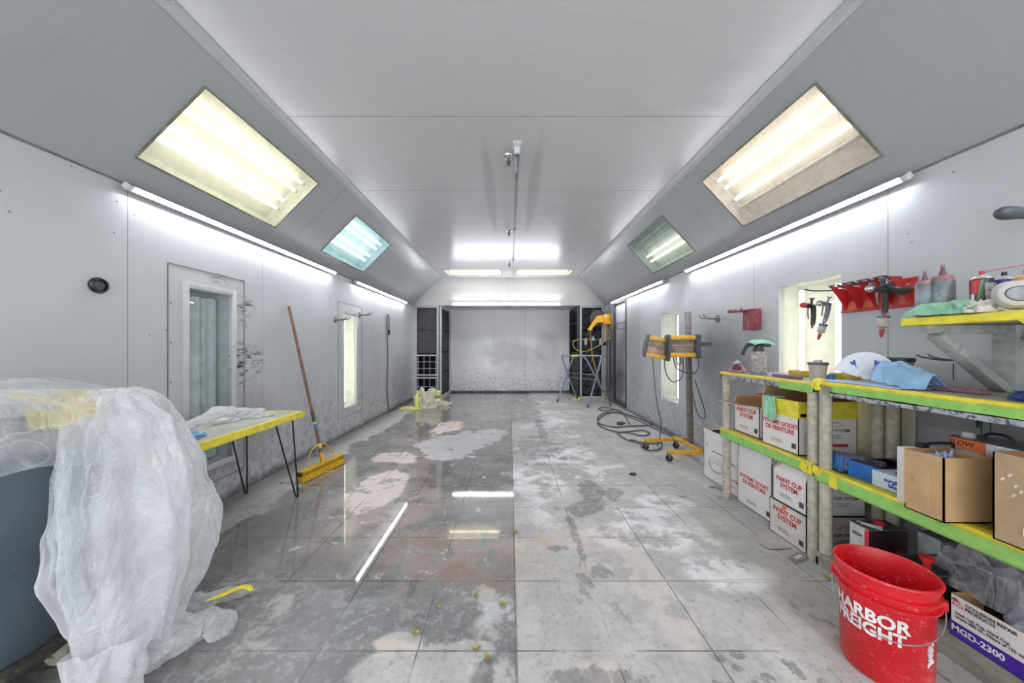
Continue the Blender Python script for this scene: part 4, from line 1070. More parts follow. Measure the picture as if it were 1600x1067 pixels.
b = MB()
for k, (ry, rz_) in enumerate(((.12, .07), (.10, .055), (.11, .04))):
    b.tube([(-.161, -.03+ry*math.cos(2*PI*i/28), .17-k*.012+rz_*math.sin(2*PI*i/28)) for i in range(29)], .0013, 4, False)
b.build('cup_outline', BLKPR, t)
# cartons on the middle tier
t = carton('paint_cup_carton', 'white carton with wide brown flap hanging open toward the room, middle tier', (1.90+.17, 2.60+.145, ZAM+.002), .34, .29, .235, CARDW, CARDB, [('W', 84, .14, -.02), ('N', -10, .06, .05)])
cup_front(t, .34, .29, .235, ['PAINT CUP', 'SYSTEM'], .165, .042)
b = MB()
b.prism([Vector((-.02, .146, .236)), Vector((.10, .146, .236)), Vector((.09, .146, .30)), Vector((.05, .146, .315)), Vector((.0, .146, .30))], (0, .004, 0)); b.build('torn_flap', CARDB, t)
tc = carton('paint_cup_carton', 'white carton banded with yellow tape, green cloth over its rim, middle tier', (1.862+.19, 2.205+.155, ZAM+.002), .38, .315, .345, CARDW, CARDB, [('N', -6, .12, .12), ('E', -5, .07, .1)])
cup_front(tc, .38, .315, .345, ['SYSTÈME GODET', 'DE PEINTURE'], .155, .040); cup_side(tc, .38, .315, .345, .16)
b = MB(); z0, z1 = .235, .347
hx, hy = .19+.0012, .1575+.0012
for (p, q) in (((-hx, hy), (-hx, -hy)), ((-hx, -hy), (hx, -hy)), ((hx, -hy), (hx, hy)), ((hx, hy), (-hx, hy))):
    def g(u, v, p=p, q=q): 
        x = p[0]+(q[0]-p[0])*u; y = p[1]+(q[1]-p[1])*u; return Vector((x, y, z0+(z1-z0)*v+.006*noise.noise(Vector((x*14, y*14, 3)))*(1-v)))
    b.grid(g, 16, 3)
b.build('yellow_tape_band', YTAPE, tc)
# green cloth hanging over the banded carton
o_ = Vector((1.862, 2.43, ZAM+.35)); b = MB()
def gc(u, v):
    y = (u-.5)*.13*(1-.15*v)+.012*math.sin(v*5+u*3)
    if v < .35: s_ = v/.35; x = .05*(1-s_); z = .006+.004*math.sin(u*9)
    else: s_ = (v-.35)/.65; x = -.008-.010*abs(math.sin(u*8+s_*1.5))-.004; z = .004-s_*(.135+.035*u*(1-u)*4*(.5)+.02*math.sin(u*5))
    return Vector((x, y, z))
b.grid(gc, 40, 40); o = b.build('green_cloth', GREENCL, ang=180); o.location = o_; o.modifiers.new('thick', 'SOLIDIFY').thickness = .003
tag(o, 'mint green cloth hanging over the rim of the yellow taped carton', 'cloth')

# ------------------------------------------------------------------ things on the near unit, middle tier
z = ZBM+.002
t = thing('glove_carton', 'dented dark blue printed box, leftmost on the middle tier beside the post', 'box', (1.985, 1.955, z), -.3)
b = MB(); b.box((0, 0, .045), (.20, .12, .085), Euler((0, .12, 0)).to_quaternion(), .004); b.build('carton_body', mat('crinkled_violet_carton', (120, 120, 150), .3, .2, var=.35, scale=40, dirt=((196, 196, 210), 24, .58)), t)
b = MB(); b.box((-.095, 0, .05), (.02, .122, .088), Euler((0, .12, 0)).to_quaternion(), .002); b.build('blue_end', mat('blue_carton_end', (60, 110, 180), .4), t)
t = thing('glove_carton', 'open black and blue box marked with numbers, between the dented box and the pale one', 'box', (2.03, 1.85, z), .06)
t = t
b = MB(); Wb, Lb, Hb = .27, .13, .085
for s in (-1, 1): b.b2((s*Wb/2, -Lb/2, 0), (s*(Wb/2-.003), Lb/2, Hb)); b.b2((-Wb/2, s*Lb/2, 0), (Wb/2, s*(Lb/2-.003), Hb))
b.b2((-Wb/2, -Lb/2, 0), (Wb/2, Lb/2, .003)); b.b2((-Wb/2, -Lb/2, Hb-.003), (-Wb/2+.05, Lb/2, Hb)); b.b2((Wb/2-.05, -Lb/2, Hb-.003), (Wb/2, Lb/2, Hb))
b.build('carton_body', mat('dark_blue_black_carton', (34, 44, 60), .35, var=.2), t)
b = MB(); b.b2((-Wb/2-.0008, -Lb/2, 0), (-Wb/2, Lb/2, Hb)); b.b2((-Wb/2, -Lb/2-.0008, 0), (-Wb/2+.03, -Lb/2, Hb)); b.build('blue_end', mat('blue_carton_end2', (40, 110, 186), .4), t)
text('77', .04, WHTPR, t, (-.06, -Lb/2-.001, .05), '-Y', bold=.02)
text('Blue', .022, WHTPR, t, (-.05, -Lb/2-.001, .017), '-Y', bold=.02)
b = MB()
for k in range(2): b.b2((.02+k*.05, -Lb/2-.0012, .045), (.05+k*.05, -Lb/2-.0004, .08))
b.build('white_square', WHTPR, t)
t = thing('glove_carton', 'pale blue white box of surgical blue gloves on the middle tier', 'box', (1.955, 1.685, z), .0)
Wb, Lb, Hb = .15, .175, .078
b = MB(); b.b2((-Wb/2, -Lb/2, 0), (Wb/2, Lb/2, Hb), .002); b.build('carton_body', mat('pale_blue_carton', (206, 222, 234), .45, var=.03), t)
b = MB(); b.lathe([(0, 0), (.035, 0), (.037, .001), (0, .0012)], (0, 0, Hb), 24); b.build('dispenser_opening', BLACKP, t)
text('surgical\nblue', .026, BLUEPR, t, (-Wb/2-.001, -.015, .036), '-X', bold=.03, sx=1.15)

t = thing('white_jug_carton', 'tall narrow white box behind the open brown box, black handle on top', 'box', (1.96, 1.556, z))
b = MB(); b.b2((-.16, -.032, 0), (.10, .032, .252), .003); b.build('carton_body', CARDW, t)
b = MB(); b.tube([(-.06, .0, .252), (-.05, .0, .272), (.05, .0, .272), (.06, .0, .252)], .006, 8, smooth=5); b.box((-.08, .0, .264), (.035, .03, .022), None, .004); b.build('handle', BLACKP, t)
t = carton('brown_carton', 'open brown cardboard box with a lowered side flap, left of the scuffed box', (1.755+.10, 1.449, z), .20, .138, .263, CARDT, CARDB)
b = MB(); b.prism([Vector((-.1003, .066, .263)), Vector((-.1003, -.02, .23)), Vector((-.1003, -.02, .02)), Vector((-.1003, .066, .025))], (-.004, 0, 0)); b.build('side_flap', CARDT, t, smooth=False)
b = MB(); b.box((-.1048, .035, .14), (.0012, .008, .026), None, .0); b.build('finger_slot', CARDB, t)
o = MB(); lump(o, (0, 0, 0), .055, .032, .06, 40, 16, .7, 4., 3.); o = o.build('tissue_wad', mat('pale_blue_tissue', (176, 188, 218), .8, bump=.5), ang=180); o.location = (1.84, 1.449, z+.19); tag(o, 'crumpled pale blue tissue inside the open brown box', 'tissue')
b = MB(); b.b2((-.07, -.05, 0), (.07, .05, .19)); o = b.build('dark_can', BLACKP); o.location = (1.855, 1.449, z+.008); tag(o, 'dark can partly hidden inside the open brown box', 'can')
t = carton('brown_carton', 'scuffed tan cardboard box at the right edge of the photo, middle tier', (1.80+.15, 1.147, z), .30, .25, .325, CARDT2, CARDB)
b = MB(); rr = random.Random(9)
for k in range(11):
    yy = .1-k*.012+rr.uniform(-.01, .01); zz = .24-k*.011+rr.uniform(-.03, .03); b.box((-.1508, yy, zz), (.0008, .007, .014), Euler((.6, 0, 0)).to_quaternion())
b.build('white_scuffs', mat('white_scuffs', (226, 216, 204), .7), t, smooth=False)
b = MB(); b.tube([(-.151, .045, .05), (-.151, .045, .075), (-.151, .03, .08), (-.151, .025, .055)], .004, 6, smooth=5); b.tube([(-.151, .02, .055), (-.151, .012, .078), (-.151, .0, .06)], .004, 6, smooth=5); b.build('white_scrawl', WHTPR, t)

def tin(name, label, c, W, L, H, body, rz=0., cap=None, handle=True, cat='can', capc=(0, 0), top=None):
    t = thing(name, label, cat, c, rz)
    b = MB(); b.b2((-W/2, -L/2, .004), (W/2, L/2, H-.004), .008); b.build('tin_body', body, t)
    for zz in (.003, H-.003):
        b = MB(); b.tube([(-W/2, -L/2, zz), (W/2, -L/2, zz), (W/2, L/2, zz), (-W/2, L/2, zz), (-W/2, -L/2, zz)], .0035, 6)
        b.build('rolled_rim', STEEL, t)
    b = MB(); b.b2((-W/2+.004, -L/2+.004, H-.004), (W/2-.004, L/2-.004, H-.001)); b.build('top_plate', top or STEEL, t)
    if cap:
        b = MB(); b.lathe([(.0, 0), (.022, 0), (.022, .012), (.019, .014), (.019, .024), (.0, .026)], (capc[0], capc[1], H-.002), 24); b.build('screw_cap', cap, t)
    if handle:
        b = MB(); b.tube([(.0, -.045, H), (.0, -.042, H+.018), (.0, -.02, H+.03), (.0, .02, H+.03), (.0, .042, H+.018), (.0, .045, H)], .0055, 8, smooth=5); b.build('handle', BLACKP, t)
    return t
t = tin('thinner_tin', 'large rectangular tin with orange SLOW label behind the open brown box', (2.20, 1.535, z), .15, .23, .288, mat('grey_tin', (176, 178, 180), .3, .5), 0., mat('white_cap', (220, 220, 214), .4), True, capc=(-.03, .08))
b = MB(); b.b2((-.0765, -.01, .232), (-.0755, .112, .282)); b.build('orange_label', mat('orange_label', (240, 120, 50), .5), t)
text('SLOW', .032, BLKPR, t, (-.0775, .072, .260), '-X', bold=.01, shear=.15)
tin('thinner_tin', 'silver rectangular tin behind the scuffed tan box, black handle on top', (2.20, 1.24, z), .15, .24, .268, mat('silver_tin', (150, 152, 150), .3, .6), 0., BLACKP, True, capc=(-.03, .085))

# under the middle tier of the near unit
z = .087
t = tin('paint_tin', 'white, grey and red rectangular tin under the middle tier, left of the bucket rim', (1.97, 1.83, z), .20, .105, .255, mat('white_grey_tin', (206, 206, 206), .35), 0., mat('red_cap', (180, 36, 60), .4), False, capc=(.01, .0), top=mat('dark_tin_top', (70, 70, 72), .4))
b = MB(); b.b2((-.102, -.054, .004), (-.1005, .054, .075)); b.build('grey_band', mat('slate_band', (92, 104, 116), .4), t)
b = MB(); b.b2((-.102, -.053, .06), (-.1006, -.032, .251)); b.build('red_stripe', mat('crimson_stripe', (206, 40, 70), .4), t)
b = MB(); b.b2((-.1, -.0542, .004), (.1, -.0530, .251)); b.build('dark_side', mat('dark_red_side', (66, 44, 46), .35, var=.3, scale=6), t)
text('BESA', .024, BLKPR, t, (-.1025, .005, .205), '-X', bold=.01)
text('CAR', .034, mat('grey_print', (150, 146, 146), .5), t, (-.03, -.055, .03), '-Y', bold=.0)
text('AR', .034, REDPR, t, (.06, -.055, .14), '-Y', bold=.01)
b = MB(); b.bar((-.08, .03, .262), (-.02, -.045, .262), .006, .004); b.bar((-.09, .0, .266), (-.03, -.055, .258), .01, .004); b.build('wire_bail', WHITE, t)
t = tin('paint_tin', 'dark flat tin behind the bucket with a red spout cap', (1.99, 1.60, z), .24, .16, .19, mat('dark_tin', (58, 60, 60), .3, .4), 0., None, False, top=mat('dark_tin_top2', (52, 56, 54), .35, .4))
b = MB(); b.lathe([(.014, 0), (.014, .02), (.024, .035), (.026, .05), (.012, .04)], (-.06, -.02, .19), 20); b.build('red_spout', mat('bright_red_cap', (206, 44, 48), .4), t)
t = tin('paint_tin', 'pale tin standing at the back of the lowest tier between two dark tins', (2.16, 1.72, z), .10, .10, .26, mat('pale_tin', (176, 180, 184), .4), 0., None, False)
t = tin('paint_tin', 'black flat tin at the back of the lowest tier behind the clear bag', (2.13, 1.42, z), .26, .15, .27, mat('black_tin', (44, 46, 46), .3, .3), 0., None, True)

t = carton('cup_liner_carton', 'white and purple open carton on the lowest tier beside the red bucket', (1.862+.165, 1.26, z), .33, .37, .172, CARDW, CARDB)
b = MB(); b.b2((-.1662, -.184, .003), (-.1654, .184, .062)); b.build('purple_band', PURPR, t)
x = -.1672
text('MGD-2300', .034, WHTPR, t, (x, .10, .036), '-X', bold=.03)
text('COLLISION REPAIR\nPRODUCTS', .018, BLKPR, t, (x, .135, .145), '-X', 'LEFT', bold=.012, sx=.95)
text('Liner, Lid, Cap, Hard Cup\nLiners 400 mL, Filters of 125 micron', .0165, BLKPR, t, (x, .165, .095), '-X', 'LEFT', bold=.008, sx=.9)
b = MB(); b.prism([Vector((x+.001, .178, .131)), Vector((x+.001, .178, .155)), Vector((x+.001, .165, .163)), Vector((x+.001, .147, .150)), Vector((x+.001, .142, .131))], (-.001, 0, 0)); b.build('red_house_logo', REDPR, t)
text('MG', .022, WHTPR, t, (x-.0008, .161, .142), '-X', bold=.03)
b = MB(); b.prism([Vector((x, -.155, .045)), Vector((x, -.18, .045)), Vector((x, -.175, .02)), Vector((x, -.16, .02))], (-.0006, 0, 0)); b.build('cup_symbol', WHTPR, t)
BAGM = film_mat('clear_bag_film', (246, 247, 252), .12, .55, 8., .7)
b = MB(); lump(b, (0, 0, 0), .125, .15, .15, 60, 26, .35, 3., 2.); o = b.build('plastic_bag', film_mat('white_bag_film', (232, 232, 246), .55, .9, 7., .5), ang=180); o.location = (2.02, 1.21, z+.12); tag(o, 'bulging white plastic bag sitting in the white and purple carton', 'bag')
b = MB(); lump(b, (0, 0, 0), .10, .20, .17, 60, 26, .45, 2.6, 5.); o = b.build('plastic_bag', BAGM, ang=180); o.location = (2.05, 1.43, z+.16); tag(o, 'clear crinkled plastic bag spilling over behind the bucket rim', 'bag')
b = MB(); lump(b, (0, 0, 0), .09, .08, .10, 40, 16, .7, 3.6, 9.); o = b.build('rag', mat('grey_green_rag', (150, 160, 156), .9, bump=.8), ang=180); o.location = (2.02, .99, z+.19); tag(o, 'grey green rag at the right edge above the white plastic bag', 'rag')
b = MB(); b.tube([(0, .0, 0), (-.01, -.02, .03), (-.005, -.035, .07)], [.010, .006], 8, smooth=5); o = b.build('plastic_tie', mat('white_tie', (222, 222, 232), .4)); o.location = (1.93, 1.13, z+.215); tag(o, 'white plastic tip sticking up from the white plastic bag', 'tie')

# ------------------------------------------------------------------ red bucket
t = thing('red_bucket', 'dusty red bucket with white lettering and wire bail in front of the shelves', 'bucket', (1.52, 1.385, 0))
prof = [(0, .004), (.126, .004), (.130, .012), (.1365, .30), (.1385, .312), (.150, .315), (.150, .322), (.1395, .326), (.1405, .345), (.151, .348), (.151, .356), (.1415, .36), (.1435, .395), (.153, .398), (.1545, .405), (.152, .410), (.146, .411), (.1425, .405), (.1345, .30), (.126, .016), (0, .012)]
b = MB(); b.lathe(prof, seg=72); b.build('pail_body', REDPL, t)
ang0 = math.atan2(-1.385, -1.52)      # direction towards the camera
def bend(z0, size, a_c):
    def f(v):
        r = .1310+(.1365-.130)*(z0+v.y)/.30+.0010+v.z*.6
        a = a_c+v.x/.134
        return Vector((r*math.cos(a), r*math.sin(a), z0+v.y))
    return f
text('HARBOR', .064, WHTPR, t, (0, 0, 0), bold=.035, warp=lambda v: bend(.252, 0, ang0-.40)(Vector((v.x*.93, v.y, v.z))))
text('FREIGHT', .064, WHTPR, t, (0, 0, 0), bold=.035, warp=lambda v: bend(.200, 0, ang0-.40)(Vector((v.x*.87, v.y, v.z))))
b = MB(); pts = []
a1 = ang0-PI/2+.0; A = Vector((math.cos(a1), math.sin(a1), 0)); Bv = Vector((math.cos(ang0), math.sin(ang0), 0))
for i in range(41):
    s = PI*i/40; r = .153+.012*math.sin(s); q = A*math.cos(s)*r+Bv*math.sin(s)*(r+.004); pts.append(Vector((q.x, q.y, .325-.115*math.sin(s)**.8)))
b.tube(pts, .0022, 6); b.build('wire_bail', CHROME, t)
for s in (-1, 1):
    b = MB(); q = A*s*.150; b.box(Vector((q.x, q.y, .333)), (.02, .03, .035), Matrix.Rotation(a1, 3, 'Z').to_quaternion(), .004); b.build('bail_ear', REDPL, t)
b = MB()
for k in range(60):
    rr = random.Random(k); a = ang0+.95+rr.uniform(-.03, .12); zz = .13+.07*rr.random()
    r = .1345+.0012; b.sph((r*math.cos(a), r*math.sin(a), zz+.3*(a-ang0-1.)*.5), rr.uniform(.002, .005), 6, (1, 1, 1.6))
b.build('white_paint_smear', mat('paint_smear', (206, 196, 198), .6), t)

# ------------------------------------------------------------------ things standing on the top boards
def at(x, px, z): y = x*F/(px-CX); return (x, y, z)
zt = ZA+.002
t = thing('half_mask', 'dusty pink half mask respirator at the far end of the shelf top', 'respirator', at(1.91, 1152, zt), .2)
b = MB(); b.lathe([(.0, 0), (.072, 0), (.070, .012), (.055, .035), (.038, .062), (.028, .072), (.0, .076)], seg=32); b.build('face_cup', PINKM, t)
b = MB(); b.lathe([(.0, 0), (.030, 0), (.032, .012), (.022, .018), (.020, .026), (0, .026)], (-.028, -.025, .035), 24, ax=(-.7, -.6, .35)); b.build('exhale_valve', mat('dark_maroon_valve', (96, 52, 62), .5), t)
b = MB(); b.lathe([(.0, 0), (.03, 0), (.034, .006), (.020, .014), (.012, .03), (0, .032)], (.0, 0, .074), 20); b.build('knob', mat('grey_dusty_knob', (168, 166, 172), .6), t)
b = MB(); b.tube([(.03, -.04, .01), (.07, -.05, .02), (.085, -.02, .01), (.05, .03, .008)], .006, 6, smooth=5); b.build('strap', PINKM, t)

t = thing('pump_sprayer', 'paint speckled spray bottle with black trigger head on the shelf top', 'spray bottle', at(1.97, 1185, zt))
b = MB(); b.lathe([(0, 0), (.048, 0), (.052, .008), (.052, .15), (.046, .175), (.030, .19), (.026, .20), (0, .20)], seg=32); b.build('bottle', mat('speckled_bottle', (176, 170, 164), .4, var=.2, scale=30, dirt=((84, 80, 78), 34, .55)), t)
b = MB(); b.lathe([(0, .165), (.040, .165), (.042, .18), (.036, .205), (.024, .225), (0, .23)], seg=24)
b.tube([(.075, -.03, .225), (.02, -.01, .228), (-.03, .01, .232), (-.065, .03, .225), (-.085, .04, .19), (-.098, .045, .15)], [.010, .014], 8, smooth=6); b.build('trigger_head', mat('speckled_black_head', (60, 62, 62), .5, dirt=((170, 170, 168), 44, .62)), t)
b = MB()
def gl(u, v):
    x = (v-.5)*.15; y = (u-.5)*.11; h = .020*(1-(2*u-1)**2)+.016*(1-(2*v-1)**2)+.014*crump(Vector((x*8, y*8, 2)))
    q = Vector((x*.9-y*.4, y*.9+x*-.35, .235+h-.010*abs(2*u-1)))
    return q
b.grid(gl, 36, 36); o = b.build('green_cloth', GREENCL, ang=180); o.location = t.location; o.modifiers.new('thick', 'SOLIDIFY').thickness = .004
tag(o, 'folded mint green cloth lying on the black head of the spray bottle', 'cloth')
b = MB(); b.b2((-.085, -.05, 0), (.06, .05, .004)); o = b.build('teal_pad', TEAL); o.location = at(1.925, 1181, zt); o.rotation_euler.z = .3; tag(o, 'flat teal pad under the spray bottle on the shelf top', 'pad')
o.location.z = zt-.001
b = MB(); b.tube([(0, -.12, .011), (0, .12, .011)], .011, 10); b.box((0, -.0, .006), (.03, .2, .01), None, .003); o = b.build('sanding_block', MAROON); o.location = at(1.92, 1229, zt); tag(o, 'slim maroon sanding block on the far shelf top by the paint cup', 'sanding block')
t = thing('tape_roll', 'yellow masking tape roll on the shelf top left of the paint cup', 'tape roll', at(2.12, 1248, zt))
b = MB(); b.lathe([(.038, 0), (.058, 0), (.059, .002), (.059, .040), (.058, .042), (.038, .042), (.038, 0)], seg=40); b.build('tape', mat('tape_roll_yellow', (214, 188, 60), .5), t)
b = MB(); b.lathe([(.035, 0), (.038, 0), (.038, .042), (.035, .042), (.035, 0)], seg=32); b.build('core', CARDB, t)
zt = ZB+.002
t = thing('mixing_cup', 'clear paint speckled mixing cup with dark lid on the shelf top', 'cup', at(1.955, 1278, zt-.01))
b = MB(); b.lathe([(0, 0), (.036, 0), (.037, .004), (.046, .098), (.0475, .10), (.0445, .098), (.036, .006), (0, .005)], seg=32); b.build('cup_body', film_mat('speckled_cup_plastic', (236, 232, 216), .45, .75, 30., .15), t)
b = MB(); b.lathe([(0, .098), (.050, .098), (.052, .101), (.052, .112), (.049, .115), (0, .115)], seg=32); b.build('lid', mat('purple_grey_lid', (112, 100, 120), .5), t)
b = MB()
for k in range(6): a = k*PI/3; b.cyl((.02*math.cos(a), .02*math.sin(a), .115), (.02*math.cos(a), .02*math.sin(a), .130), .003, seg=6)
b.lathe([(.018, .115), (.022, .115), (.021, .128), (.018, .128)], seg=24); b.build('spout_ring', mat('milky_plastic', (206, 206, 210), .4), t)
b = MB(); b.lathe([(0, 0), (.020, 0), (.020, .018), (.014, .030), (0, .036)], seg=24); o = b.build('round_stopper', mat('blue_cap', (54, 120, 196), .35)); o.location = at(2.0, 1298, zt); tag(o, 'small blue rounded cap right of the mixing cup', 'stopper')
t = thing('tape_roll', 'yellow masking tape roll on the shelf top behind the paper strainer', 'tape roll', at(2.12, 1322, zt))
b = MB(); b.lathe([(.050, 0), (.078, 0), (.079, .002), (.079, .034), (.078, .036), (.050, .036), (.050, 0)], seg=40); b.build('tape', mat('tape_roll_yellow', (214, 188, 60), .5), t)
b = MB(); b.lathe([(.047, 0), (.050, 0), (.050, .036), (.047, .036), (.047, 0)], seg=32); b.build('core', CARDB, t)
# paper strainers
t = thing('paper_strainer', 'white paper paint strainer with blue marks standing on the shelf top', 'paper strainer', at(1.985, 1352, zt), -.75)
b = MB(); n_ = 24
def ps(u, v):
    a = -1.15+2.3*u; r = .03+.125*v
    return Vector((r*math.sin(a)*.9, .03*math.cos(a*1.3)*v-.02, max(.002, .02+r*math.cos(a)*1.0-.02*v*(1-math.cos(a)))))
b.grid(ps, 30, 10); o = b.build('paper_cone', PAPERW, t, ang=180); o.modifiers.new('thick', 'SOLIDIFY').thickness = .0015
def psl(u, r):
    a = -1.15+2.3*u; v = (r-.03)/.125
    return Vector((r*math.sin(a)*.9, .03*math.cos(a*1.3)*v-.0235, .02+r*math.cos(a)*1.0-.02*v*(1-math.cos(a))))
for u0 in (.28, .70):
    b = MB(); M_ = mat('blue_ink', (50, 90, 190), .5)
    for (du, dr, ru, r_) in ((0, .0, .045, .010), (.03, .012, .02, .006), (-.03, .010, .02, .006), (0, -.016, .012, .008), (.01, -.03, .008, .008)):
        def g(u, v, du=du, dr=dr, ru=ru, r_=r_):
            return psl(u0+du+ru*math.cos(2*PI*u)*v, .105+dr+r_*math.sin(2*PI*u)*v)
        b.grid(g, 12, 3, True)
    b.build('blue_mark', M_, t)
b = MB(); b.lathe([(.0, 0), (.024, 0), (.022, .006), (.016, .008), (0, .006)], (0, -.028, .045), 20, ax=(0, -1, .3)); b.build('filter_mesh', mat('mesh_white', (236, 236, 236), .6), t)
b = MB()
def fp(u, v): return Vector(((u-.5)*.16, (v-.5)*.42, .003+.006*abs(noise.noise(Vector((u*4, v*5, 1))))))
b.grid(fp, 20, 30); o = b.build('paper_towel', mat('blue_white_paper', (176, 206, 236), .8, var=.12, scale=8)); o.location = at(1.93, 1330, zt); o.location.y = 1.83; tag(o, 'flat blue and white paper sheets on the shelf top under the strainer', 'paper')
o.modifiers.new('thick', 'SOLIDIFY').thickness = .002
t = thing('lidded_tub', 'clear tub with ribbed black lid behind the blue cloth', 'tub', at(2.16, 1403, zt))
b = MB(); b.lathe([(0, 0), (.052, 0), (.060, .12), (.058, .12), (.050, .004), (0, .004)], seg=32); b.build('tub_body', film_mat('tub_plastic', (196, 200, 200), .3, .6, 6.), t)
b = MB(); n_ = 60; rings = []
for r, zz in ((0, .12), (.064, .12), (.064, .14), (.060, .143), (0, .143)):
    rings.append([b.bm.verts.new(((r+(.0015 if (i % 2 and r > .06) else 0))*math.cos(2*PI*i/n_), (r+(.0015 if (i % 2 and r > .06) else 0))*math.sin(2*PI*i/n_), zz)) for i in range(n_)])
b.skin(rings); b.build('lid', BLACKP, t)
b = MB()
def bc_(u, v):
    x = (u-.5); y = (v-.5)
    h = .085*max(0, 1-1.6*abs(x+.1*y))+.05*y+.03*crump(Vector((x*2.4, y*2.4, 6)))
    return Vector((x*.16, y*.20, max(.003, 1.25*h*(.4+.6*min(1, 4*(.5-abs(x)))))))
b.grid(bc_, 44, 44); o = b.build('blue_cloth', BLUECL, ang=180); o.location = at(1.985, 1418, zt); o.rotation_euler.z = .15; tag(o, 'crumpled light blue cloth on the shelf top right of the strainer', 'cloth')
t = thing('sanding_board', 'long maroon sanding board on the near shelf top under the timber bracket', 'sanding board', at(2.03, 1480, zt), 0)
b = MB(); b.b2((-.025, -.13, 0), (.03, .13, .014), .004); b.build('board', MAROON, t)
b = MB(); b.b2((-.027, -.13, .0), (-.022, -.09, .02), .002); b.build('end_lip', MAROON, t)
b = MB(); lump(b, (0, 0, 0), .04, .045, .03, 30, 12, .6, 4., 8.); o = b.build('glove', mat('dark_blue_glove', (40, 66, 130), .5, bump=.5), ang=180); o.location = (1.95, 1.28, zt); tag(o, 'dark blue crumpled glove at the right edge of the shelf top', 'glove')

# cream boards leaning on the wall below the top board
for k, (ya, yb, lab) in enumerate(((2.06, 2.32, 'cream board leaning on the wall behind the banded carton'), (1.975, 2.035, 'narrow cream board against the wall right of the wider cream board'))):
    b = MB(); b.b2((-.008, -(yb-ya)/2, 0), (.006, (yb-ya)/2, .42), .002); o = b.build('cream_board', mat('cream_board', (204, 200, 176), .6, var=.06, scale=6, dirt=((150, 144, 120), 8, .62))); o.location = (XR-.012-.004*k, (ya+yb)/2, .60); tag(o, lab, 'board')
b = MB()
for (dy, w_, l_) in ((0, .012, .13), (.016, .006, .10), (-.014, .004, .17), (-.045, .003, .14), (.006, .010, .07)):
    b.tube([(0, dy, 0), (0, dy+.001, -l_*.5), (0, dy, -l_)], [w_, w_*.5], 6)
for v in b.bm.verts: v.co.x *= .15
o = b.build('paint_drips', mat('black_drip', (34, 32, 32), .4)); o.location = (XR-.002, 1.72, 1.02); tag(o, 'black paint drips running down the right wall above the tins', 'paint drips')

# ------------------------------------------------------------------ upper wall shelf
ZS = 1.434
t = thing('wall_shelf', 'upper wall shelf board wrapped in yellow tape on a grey timber bracket', 'shelf', (2.12, 1.2, ZS))
b = MB(); b.b2((-.225, -.42, -.034), (.24, .445, -.002), .003); b.build('board', CONCW, t)
b = MB()
def yt(u, v):
    y = -.42+.87*u; k = int(round(v*5)); w_ = .002*noise.noise(Vector((y*9, 2, 0)))
    return Vector(([-.18, -.222, -.229, -.229, -.222, -.16][k], y, [.0005, .0008, -.004+w_, -.034+w_*2, -.037, -.037][k]))
b.grid(yt, 40, 6)
b.b2((-.228, .443, -.036), (.235, .449, .001)); b.b2((-.22, .40, -.0015), (.235, .446, .0008))
b.prism([Vector((-.2295, .02, -.034)), Vector((-.2295, .07, -.034)), Vector((-.2295, .045, -.062))], (-.001, 0, 0)); b.build('masking_tape', YTAPE, t)
b = MB(); b.b2((-.205, .36, -.075), (.235, .40, -.036), .003); b.build('bracket_arm', CONCW, t)
b = MB(); b.bar((-.15, .38, -.08), (.19, .38, -.36), .036, .06, up=Vector((0, 1, 0)), bev=.003); b.build('bracket_brace', CONCW, t)
b = MB(); b.b2((.15, .33, -.345), (.238, .41, -.036), .004); b.build('bracket_post', CONCW, t)

def squeeze(label, c, h, w, tape):
    t = thing('squeeze_bottle', label, 'bottle', c)
    b = MB(); b.lathe([(0, 0), (w, 0), (w*1.04, .006), (w*1.04, h*.66), (w*.98, h*.70), (w*.9, h*.715), (0, h*.715)], seg=32); b.build('bottle_body', mat('blue_grey_residue_bottle', (142, 150, 156), .35, var=.25, scale=9, dirt=((74, 96, 116), 7, .52)), t)
    b = MB(); b.lathe([(0, h*.71), (w*.86, h*.71), (w*.9, h*.725), (w*.9, h*.775), (w*.80, h*.79), (0, h*.79)], seg=32); b.build('collar', mat('dusty_red_cap', (164, 112, 118), .6, dirt=((190, 170, 170), 20, .55)), t)
    b = MB(); b.lathe([(w*.42, h*.785), (w*.38, h*.80), (w*.16, h*.93), (w*.15, h*.97), (0, h*.975)], seg=24); b.build('nozzle', mat('dark_dusty_nozzle', (104, 86, 94), .6), t)
    b = MB(); b.lathe([(w*.18, h*.945), (w*.2, h*.95), (w*.19, h), (0, h)], seg=16); b.build('tip', mat('dusty_red_cap', (164, 112, 118), .6), t)
    return t
squeeze('shorter grey blue squeeze bottle with dusty red cap on the upper shelf', at(1.985, 1445, ZS+.001), .225, .030, 0)
squeeze('taller grey blue squeeze bottle with dusty red cap on the upper shelf', at(2.02, 1473, ZS+.001), .245, .037, 0)
b = MB()
def gt(u, v):
    x = (u-.5); y = (v-.5); h = .055*(1-abs(2*x)**2.2)+.018*crump(Vector((x*2.6, y*3.4, 9))); return Vector((x*.085, y*.26, max(.002, h*(.55+.45*min(1, (.5-abs(y))*5)))))
b.grid(gt, 40, 44); o = b.build('green_cloth', GREENCL, ang=180); o.location = (1.925, 1.51, ZS+.002); tag(o, 'mint green cloth in front of the squeeze bottles on the upper shelf', 'cloth')

